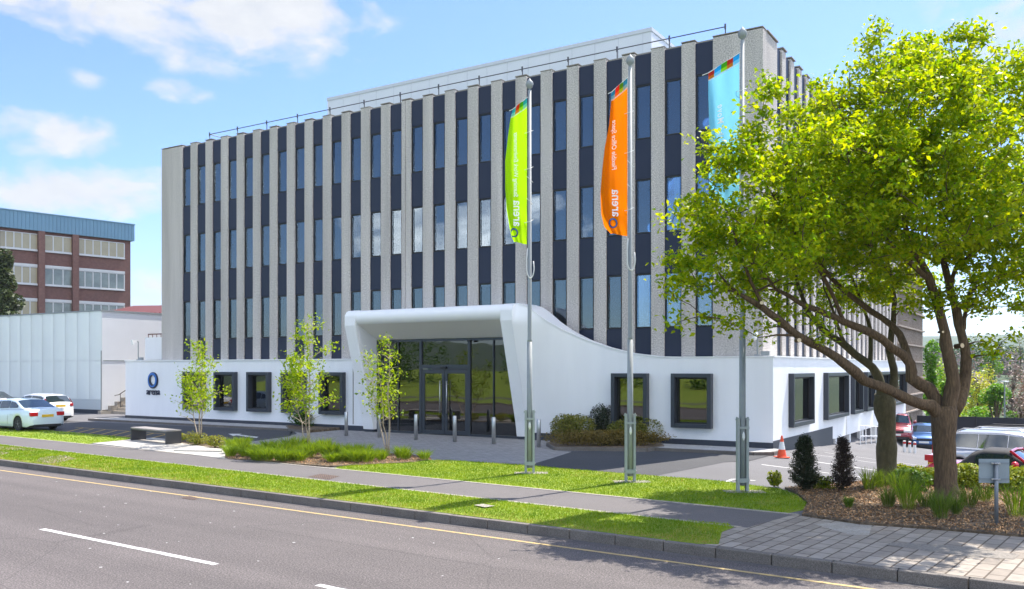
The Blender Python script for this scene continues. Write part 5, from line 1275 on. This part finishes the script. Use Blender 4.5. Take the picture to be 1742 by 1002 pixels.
tree_big('broadleaf_tree', 'tree with the thinner straight grey-green trunk standing left of the thick trunk', limbs2, blobs2, 460, 54, .115, M_leafA, M_bark2, (b2[0], b2[1], 0), seed=9)
# pruned branch scars
tt_ = [o for o in bpy.data.objects if o.name == 'broadleaf_tree'][0]
for (px, py, D, r, dx) in ((1629, 589, 19.25, .055, (.3, -1, .1)), (1295, 518, 17.75, .04, (-.2, -1, .2)), (1356, 579, 17.85, .045, (0, -1, 0)), (1599, 565, 18.85, .025, (0, -1, 0))):
    q = P(px, py, D) - Vector((b1[0], b1[1], 0)); dv = Vector(dx).normalized(); mb = MB(); mb.tube([q + dv * -.06, q + dv * .13], r, 14); o = mb.build('branch_stub', M_bark, tt_)
    mb = MB(); mb.tube([q + dv * .131, q + dv * .136], r * .92, 14); mb.build('cut_face', M_cut, o)
def birch(px, py, toppy, wpx, label, stems, seed, n, lsz=.075, low=0.25):
    global rng
    rng = np.random.default_rng(seed); X, Y = G(px, py); t = thing('birch_tree', label, 'tree', (X, Y, .02)); k = Y / F; Ht_ = (py - toppy) * k; w = wpx * k / 2 * 1.3
    mb = MB(); nodes = []
    for s_ in range(stems):
        a = 2 * math.pi * s_ / stems + rng.uniform(0, 1); ln = .0 if s_ == 0 else rng.uniform(.5, .95) * w; hh = Ht_ * (.96 if s_ == 0 else rng.uniform(.6, .85)); pts = []; rr_ = []
        for i in range(11):
            u = i / 10; pts.append((math.cos(a) * ln * u ** .8 + rng.normal() * .02, math.sin(a) * ln * u ** .8 + rng.normal() * .02, hh * u)); rr_.append((.030 if s_ == 0 else .021) * (1 - u) + .005)
        mb.tube(pts, rr_, 7); nodes += [p for p in pts[3:]]
        for i in range(3, 10):
            for _ in range(3 if s_ == 0 else 2):
                p = np.array(pts[i]); a2 = rng.uniform(0, 6.28); l2 = w * (1.15 - .095 * i) * rng.uniform(.45, 1.15) * (.55 if s_ else 1); q = p + np.array([math.cos(a2) * l2, math.sin(a2) * l2, l2 * .55]); mid = (p + q) / 2 + [0, 0, .05]
                mb.tube([p, mid, q], [.012, .008, .004], 4, cap=False); nodes += [tuple(mid), tuple(q), tuple((mid + q) / 2)]
    mb.build('trunk', M_birch, t, smooth=True)
    nd = np.array(nodes); nd = nd[nd[:, 2] > Ht_ * low]; c = nd[rng.integers(0, len(nd), n)] + rng.normal(size=(n, 3)) * np.array([.13, .13, .12])
    arr_mesh('crown', leaf_verts(c, lsz, droop=.6), 4, M_leafB, t)
birch(340, 757, 572, 92, 'small multi-stemmed birch beside the grey bench', 3, 3, 1500, .115, low=.30)
birch(526, 771, 533, 112, 'tallest multi-stemmed birch rising from the ornamental grasses', 3, 4, 2000, .115, low=.32)
birch(661, 776, 563, 82, 'slim multi-stemmed birch in front of the left entrance glass', 3, 6, 1050, .105, low=.32)
# ------------------------------------------------------------------ shrubs
def shrub(name, label, cat, c, r, n, size, m, group=None, z0=0.0, up=.3, shell=.7, stems=True, lumps=7):
    global rng
    t = thing(name, label, cat, (c[0], c[1], z0), 0, group); pts = []
    for i in range(lumps):
        a = rng.uniform(0, 6.28); rr_ = math.sqrt(rng.uniform(0, 1)) * .55; cc = (math.cos(a) * rr_ * r[0], math.sin(a) * rr_ * r[1], r[2] * rng.uniform(.38, .62)); k = rng.uniform(.45, .62)
        pts.append(ell_points(cc, (r[0] * k, r[1] * k, r[2] * .42), n // lumps, shell))
    q = np.concatenate(pts); q = q[q[:, 2] > .02]
    nrm = q.copy(); nrm[:, 2] -= r[2] * .4; nrm /= (np.linalg.norm(nrm, axis=1)[:, None] + 1e-6)
    arr_mesh('foliage', leaf_verts(q, size, up=up, normals=nrm * .6), 4, m, t)
    mb = MB()
    for i in range(7):
        a = rng.uniform(0, 6.28); mb.tube([(0, 0, 0), (math.cos(a) * r[0] * .3, math.sin(a) * r[1] * .3, r[2] * .45), (math.cos(a) * r[0] * .55, math.sin(a) * r[1] * .55, r[2] * .8)], [.02, .014, .006], 5)
    mb.build('stem', M_bark2, t); return t
def yew(px, py, toppy, wpx, label, seed, n, m=M_leafD, name='conical_yew'):
    global rng
    rng = np.random.default_rng(seed); X, Y = G(px, py); k = Y / F; Ht_ = (py - toppy) * k; w = wpx * k / 2; t = thing(name, label, 'shrub', (X, Y, .04))
    mb = MB(); mb.tube([(0, 0, 0), (0, 0, Ht_ * .9)], [.04, .01], 7); L_ = []
    for i in range(230):
        u = rng.uniform(.02, .97); a = rng.uniform(0, 6.28); prof = (min(1, u * 7 + .35)) * (1 - u) ** .55 * 1.0; ln = w * prof * rng.uniform(.75, 1.15); z0_ = Ht_ * u * .88
        e = np.array([math.cos(a) * ln, math.sin(a) * ln, z0_ + ln * .55]); s_ = np.array([0, 0, z0_]); mb.tube([s_, (s_ + e) / 2 + [0, 0, -.02], e], [.012, .008, .003], 4, cap=False)
        m_ = n // 230; uu = rng.uniform(.35, 1.08, m_)[:, None]; L_.append(s_ + (e - s_) * uu + rng.normal(size=(m_, 3)) * .04 * (1.25 - uu * .5))
    mb.build('stem', M_bark2, t); arr_mesh('foliage', leaf_verts(np.concatenate(L_), .06, asp=.32, droop=-.2), 4, m, t)
yew(1369, 838, 733, 52, 'dark green upright conifer left of the darker one in the mulch bed', 21, 9000)
yew(1434, 839, 737, 44, 'dark brownish upright conifer between the green one and the thin trunk', 22, 5000, leafmat('yew_brown', (.035, .028, .022), (.075, .05, .045), .15, tint=(1.2, 1, .7)))
cI = lambda px, py: G(px, py)
rng = np.random.default_rng(40)
shrub('shrub', 'olive green rounded shrub at the left of the planted island by the curved wall', 'shrub', G(972, 757), (1.15, .9, 1.05), 5200, .085, M_leafE, z0=.1)
shrub('shrub', 'dark green upright shrub in the middle of the planted island', 'shrub', G(1024, 754), (.62, .6, 1.50), 3600, .07, M_leafD, z0=.1)
shrub('shrub', 'olive and russet shrub at the right of the planted island below the window', 'shrub', G(1085, 757), (1.15, .8, .95), 5000, .085, M_leafE, z0=.1)
shrub('low_hedge', 'low russet brown hedge along the front of the planted island', 'hedge', G(1025, 763.5), (2.5, .45, .60), 9000, .065, M_leafF, z0=.1, lumps=16)
shrub('shrub', 'rounded green shrub against the white wall behind the tallest birch', 'shrub', G(555, 727), (1.3, 1.0, 1.15), 3400, .08, M_leafE, z0=.1)
shrub('shrub', 'low dark shrub left of the rounded one behind the tallest birch', 'shrub', G(516, 730), (.8, .7, .75), 1600, .08, M_leafG, z0=.1)
for i, (px, py, s_, lb_) in enumerate(((300, 753, .34, 'low yellowish plant right behind the bench leg'), (333, 758, .45, 'low yellow-green plant at the foot of the birch near the bench'), (366, 763, .42, 'low yellow and rust plant at the corner of the pale paving'))):
    shrub('low_plant', lb_, 'plant', G(px, py), (s_ * 1.3, s_, s_ * 1.1), 650, .07, leafmat('plant_mix', (.30, .27, .03), (.17, .22, .03), .35), z0=.03)
# hedge behind the big trunk
hd_ = [(1545, 826, .55, .48), (1580, 827, .6, .5), (1650, 832, .75, .60), (1700, 836, .75, .58), (1745, 839, .8, .62), (1800, 842, .8, .62), (1860, 846, .8, .65)]
hl = ['yellow-green bush just left of the thick trunk', 'yellow-green bush directly behind the thick trunk', 'yellow-green bush between the thick trunk and the sign', 'yellow-green bush directly behind the sign plate', 'yellow-green bush right of the sign', 'yellow-green bush at the right edge of the photo', 'yellow-green bush just beyond the right edge of the hedge row']
for (px, py, rx, hh), l_ in zip(hd_, hl): shrub('hedge_bush', l_, 'bush', G(px, py), (rx, .6, hh), 2600, .075, M_leafC, 'yellow-green bushes forming the hedge', z0=.03)
shrub('leafy_shrub', 'dark green leafy shrub with white flowers right of the thin trunk', 'shrub', G(1548, 838), (.5, .45, .62), 1500, .09, M_leafG, z0=.03)
# ornamental grasses
def grass_clump(label, group, X, Y, hgt, rad_, n, m, z0=.03, wid=.008, name='leafy_tuft', lean=.55):
    a = rng.uniform(0, 6.28, n); r0 = rad_ * .35 * np.sqrt(rng.uniform(0, 1, n)); h_ = hgt * rng.uniform(.55, 1.1, n); l_ = rad_ * rng.uniform(.2, 1.1, n)
    x0_, y0_ = np.cos(a) * r0, np.sin(a) * r0; a2 = a + rng.normal(size=n) * .5; V_ = []
    xm_, ym_ = x0_ + np.cos(a2) * l_ * .35, y0_ + np.sin(a2) * l_ * .35; xe, ye = x0_ + np.cos(a2) * l_ * lean * 1.8, y0_ + np.sin(a2) * l_ * lean * 1.8
    px_2, py_2 = rng.normal(size=n), rng.normal(size=n); q = np.hypot(px_2, py_2); px_2, py_2 = px_2 / q * wid, py_2 / q * wid; zz = np.zeros(n)
    st_ = lambda x, y, z_: np.stack([x, y, z_], 1)
    quad = np.stack([st_(x0_ - px_2, y0_ - py_2, zz), st_(x0_ + px_2, y0_ + py_2, zz), st_(xm_ + px_2 * .9, ym_ + py_2 * .9, h_ * .65), st_(xe, ye, h_)], 1)
    quad2 = np.stack([st_(x0_ - px_2, y0_ - py_2, zz), st_(xm_ + px_2 * .9, ym_ + py_2 * .9, h_ * .65), st_(xe, ye, h_), st_(xm_ - px_2 * .9, ym_ - py_2 * .9, h_ * .65)], 1)
    o = arr_mesh(name, np.concatenate([quad2]).reshape(-1, 3), 4, m); o.location = (X, Y, z0); return tag(o, label, 'plant', group)
M_og = leafmat('tuft_green', (.12, .22, .012), (.26, .36, .03), .4)
M_og2 = leafmat('tuft_dark', (.07, .14, .015), (.17, .24, .04), .35)
rng = np.random.default_rng(77)
cl = []
for px in np.arange(392, 640, 13.5):
    for row in range(3):
        if (row == 2 and px > 560) or rng.uniform() < .14: continue
        cl.append((px + rng.uniform(-5, 5), 785 - row * 7 - (6 if px < 420 else 0) + (px - 400) * .016 + rng.uniform(-1, 1), rng.uniform(.30, .50) * (1.2 if 470 < px < 570 and row else 1)))
for px, py, h_ in cl:
    X, Y = G(px, py); grass_clump('dense bright green tuft of ornamental grass in the bed with the birches', 'ornamental grass tufts in the birch bed', X, Y, h_, .38, 210, M_og, wid=.011)
for px, py, h_, lb_ in ((649, 785, .35, 'short grass tuft at the left foot of the birch by the entrance'), (682, 783, .45, 'upright grass tuft just right of the birch by the entrance'), (690, 784, .42, 'second grass tuft right of the birch by the entrance'), (722, 784, .34, 'last small grass tuft at the right end of the birch bed')):
    X, Y = G(px, py); grass_clump(lb_, None, X, Y, h_, .32, 170, M_og, wid=.010)
tf = [(1478, 838, .55, .3, 'strappy tuft immediately left of the thin trunk base'), (1528, 845, .6, .35, 'strappy tuft immediately right of the thin trunk base'), (1500, 836, .5, .35, 'tuft behind the thin trunk base'),
      (1545, 872, .75, .38, 'large upright tuft midway between the two trunks'), (1600, 888, .6, .32, 'bright tuft in front of the thick trunk'), (1511, 868, .45, .25, 'wispy brownish tuft left of the large upright tuft'), (1575, 868, .4, .3, 'low tuft just left of the thick trunk base'),
      (1648, 868, .5, .35, 'tuft just right of the thick trunk base'), (1675, 858, .4, .35, 'small tuft between thick trunk and sign post'), (1730, 885, .75, .4, 'long leaved bright tuft right of the sign post'), (1627, 880, .4, .2, 'narrow bright tuft right of the tuft in front of the thick trunk'), (1444, 868, .25, .15, 'tiny tuft alone on the mulch under the dark conifers'),
      (1760, 870, .6, .4, 'tuft at the right edge of the mulch bed')]
for px, py, h_, r_, lb_ in tf:
    X, Y = G(px, py); grass_clump(lb_, 'grass tufts in the mulch bed', X, Y, h_, r_, 150, M_og2 if h_ != .75 else M_og, z0=.045, wid=.007)
shrub('fern', 'bright green young plant left of the upright conifers', 'plant', G(1317, 829), (.22, .2, .42), 420, .08, M_leafC, z0=.02)
shrub('fern', 'bright green low plant between the two upright conifers', 'plant', G(1402, 835), (.35, .25, .35), 500, .08, M_leafC, z0=.03)

# ------------------------------------------------------------------ background
def bgtree(name, label, px, basez, toppy, D, wpx, n, size, m, ry=None, group=None, trunkh=.06, lumps=26, conical=False, group_=None):
    global rng
    k = D / F; X = (px - CX) * k; zt_ = H + (HY - toppy) * k; Ht_ = zt_ - basez; w = wpx * k / 2; t = thing(name, label, 'tree', (X, D, basez), 0, group)
    mb = MB(); mb.tube([(0, 0, 0), (0, 0, Ht_ * .75)], [.01 * Ht_ + .05, .04], 7)
    pts = []
    for i in range(lumps):
        u = rng.uniform(trunkh, .98); a = rng.uniform(0, 6.28)
        pr_ = (1 - u) ** .7 if conical else math.sin(math.pi * min(.97, max(.16, (u - trunkh) / (1 - trunkh) * .8 + .14))) ** .6
        rr_ = w * pr_ * rng.uniform(.1, .78); c = (math.cos(a) * rr_, math.sin(a) * rr_, Ht_ * u * .92)
        lr = w * (.26 + .2 * rng.uniform()) * (.7 if conical else 1) * (2.0 if w < Ht_ * .16 else 1); pts.append(ell_points(c, (lr, lr, min(lr * (1.8 if w < Ht_ * .16 else 1), Ht_ * .16)), n // lumps, .8)); mb.tube([(0, 0, Ht_ * u * .5), c], [.1, .03], 4, cap=False)
    q = np.concatenate(pts); mb.build('trunk', M_bark, t); nrm = q.copy(); nrm[:, 2] -= Ht_ * .4; nrm /= np.linalg.norm(nrm, axis=1)[:, None]
    arr_mesh('crown', leaf_verts(q, size, normals=nrm * .5), 4, m, t); return t
rng = np.random.default_rng(101)
bgtree('cedar_tree', 'dark green cedar in front of the brick block at the left edge', 5, 0, 408, 78, 115, 9000, .38, leafmat('cedar', (.045, .065, .03), (.09, .115, .05), .15, tint=(1.2, 1.2, .5)), conical=True, lumps=34, trunkh=.1)
bgtree('poplar_tree', 'tall narrow green poplar beside the brown ribbed block', 1584, -4, 547, 78, 30, 3500, .28, M_far1, lumps=16, trunkh=.05)
bgtree('garden_tree', 'bright green bush tree right below the poplar', 1606, -5, 640, 76, 50, 2200, .26, M_far1)
bgtree('garden_tree', 'lime green tree behind the fork of the thick trunk', 1604, -6, 612, 95, 46, 2200, .3, leafmat('far_lime', (.20, .34, .01), (.32, .44, .02), .4))
bgtree('garden_tree', 'bright green bush between the thick trunk and the silver cars', 1660, -6, 686, 74, 76, 2600, .25, M_far1)
bgtree('garden_tree', 'yellow-leaved tree right of the thick trunk', 1664, -7, 633, 100, 40, 2200, .32, M_far2)
bgtree('garden_tree', 'rounded deep green tree beside the street lamp', 1694, -7, 648, 92, 72, 4200, .3, M_far1, lumps=20)
bgtree('garden_tree', 'round yellow-green tree in the middle distance right of the trunk', 1684, -9, 589, 180, 58, 2600, .5, M_far1)
bgtree('garden_tree', 'small lime green tree below the round yellow-green one', 1682, -9, 622, 165, 22, 900, .4, M_far2)
bgtree('garden_tree', 'blue-green far tree just right of the thick trunk', 1659, -9, 568, 330, 30, 1400, .8, M_far3)
bgtree('garden_tree', 'wide blue-green far tree near the right edge', 1707, -9, 571, 340, 40, 1600, .8, M_far3)
bgtree('garden_tree', 'tall pale open tree at the right edge in the distance', 1736, -9, 553, 260, 34, 900, .6, leafmat('far_pale', (.14, .15, .09), (.22, .22, .14), .2))
bgtree('garden_tree', 'grey-green tree between poplar and thick trunk in the distance', 1598, -9, 575, 300, 22, 1000, .7, M_far3)
bgtree('bare_tree', 'bare brownish tree right of the street lamp', 1722, -7, 612, 130, 46, 1700, .28, M_far4)
bgtree('bare_tree', 'bare pinkish tree at the right edge behind the street lamp', 1745, -7, 625, 110, 60, 2000, .26, leafmat('far_pink', (.20, .11, .11), (.30, .20, .18), .2))
bgtree('bare_tree', 'low bare brown tree right of the rounded deep green tree', 1738, -7, 668, 90, 60, 1800, .22, M_far4)
for i, (px, py, D, w_, l_) in enumerate(((1603, 598, 230, 7, 'far brick house with dark roof left of the thick trunk'), (1652, 596, 300, 9, 'far house roof right of the thick trunk'), (1731, 598, 290, 9, 'far house with purple-brown roof at the right edge'), (1690, 634, 170, 4, 'small house gable among the middle distance trees'))):
    k = D / F; X = (px - CX) * k; zr_ = H + (HY - py) * k; t = thing('far_house', l_, 'house', (X, D, -9), R(20 * (i - 1)))
    hh = zr_ + 9; mb = MB(); mb.box(-w_ / 2, 0, 0, w_ / 2, 7, hh * .68); mb.build('wall', M_brick, t)
    mb = MB(); a_, b_ = w_ / 2 + .4, 7.4; e_ = hh * .66; mb.face([(-a_, -.4, e_), (a_, -.4, e_), (a_ * .8, 3.5, hh), (-a_ * .8, 3.5, hh)]); mb.face([(a_, b_, e_), (-a_, b_, e_), (-a_ * .8, 3.5, hh), (a_ * .8, 3.5, hh)]); mb.face([(a_, -.4, e_), (a_, b_, e_), (a_ * .8, 3.5, hh)]); mb.face([(-a_, b_, e_), (-a_, -.4, e_), (-a_ * .8, 3.5, hh)])
    mb.build('roof', mat('slate', (.10, .07, .075), .7), t)
    for q in (-.25, .2): mb = MB(); mb.box(w_ * q, -.05, hh * .45, w_ * q + w_ * .14, .02, hh * .58); mb.build('window', M_win_f, t)
# far woods: masses of foliage (stuff)
def wood(name, label, items, size, m, hgt):
    P_ = []
    for (x, y, z_, r, n) in items: P_.append(ell_points((x, y, z_ + hgt * .4), (r, r, hgt * .6), n, .8))
    q = np.concatenate(P_); return tag(arr_mesh(name, leaf_verts(q, size, up=.6), 4, m), label, 'trees', kind='stuff')
it = []
for i in range(70): x = rng.uniform(120, 420); y = rng.uniform(380, 620); it.append((x, y, terr(x, y), rng.uniform(7, 14), 130))
wood('far_wood', 'hazy dark green wood across the valley at the right', it, 2.2, M_far3, 10)
it = []
for i in range(60): a = rng.uniform(.25, .75); y = rng.uniform(150, 320); x = y * a; it.append((x, y, terr(x, y), rng.uniform(3, 7), 120))
wood('far_wood.001', 'brown and green scrub in the valley beyond the car park', it, .8, M_far4, 5)
for nm_, m_x, lab_x, sd_, y0_, y1_, hh_ in (('far_wood.002', M_far3, 'dark hedges and treetops below the far ridge', 8, 230, 360, 5.5), ('far_wood.003', M_far1, 'bright green bushes in the valley beyond the car park', 6, 85, 150, 4)):
    rng = np.random.default_rng(sd_); it = []
    for i in range(60 if hh_ != 4 else 34): a = rng.uniform(.42, .68); y = rng.uniform(y0_, y1_); it.append((y * a, y, terr(y * a, y), rng.uniform(2.5, 5), 160))
    wood(nm_, lab_x, it, .7, m_x, hh_)
# the other side of the road: grass, path and a belt of trees, which the window panes mirror
mb = MB(); mb.prism([ptK(-90, -2.6), ptK(60, -2.6), ptK(60, -2.75), ptK(-90, -2.75)], -.4, .0); struct('kerb.005', mb, M_kerb)
mb = MB(); mb.prism([ptK(-90, -2.75), ptK(60, -2.75), ptK(60, -9), ptK(-90, -9)], -.4, .0); struct('verge.003', mb, M_grass)
mb = MB(); mb.prism([ptK(-90, -9), ptK(60, -9), ptK(60, -12), ptK(-90, -12)], -.4, .01); struct('footpath.001', mb, M_path)
mb = MB(); mb.face([(*ptK(-90, -12), -.0), (*ptK(-90, -45), 2.5), (*ptK(60, -45), 2.5), (*ptK(60, -12), -.0)]); struct('verge.004', mb, M_grass)
it = []
for i in range(46): s_ = rng.uniform(-85, 40); o_ = rng.uniform(-30, -22); x, y = ptK(s_, o_); it.append((x, y, .5, rng.uniform(2.5, 4), 900))
wood('tree_belt', 'belt of green trees on the far side of the road behind the viewer', it, .3, M_leafG, 6.5)

hz = MB(); hz.box(-3600, -300, -30, 3600, 3600, 160)
hzo = hz.build('haze', None); hzo.data.materials.clear(); tag(hzo, kind='stuff')
hm = bpy.data.materials.new('haze_air'); hm.use_nodes = True; ht = hm.node_tree; ht.nodes.clear()
pv = ht.nodes.new('ShaderNodeVolumePrincipled'); pv.inputs['Color'].default_value = (.80, .88, 1.0, 1); pv.inputs['Density'].default_value = .00014; pv.inputs['Anisotropy'].default_value = .1
ho = ht.nodes.new('ShaderNodeOutputMaterial'); ht.links.new(pv.outputs[0], ho.inputs['Volume']); hzo.data.materials.append(hm)
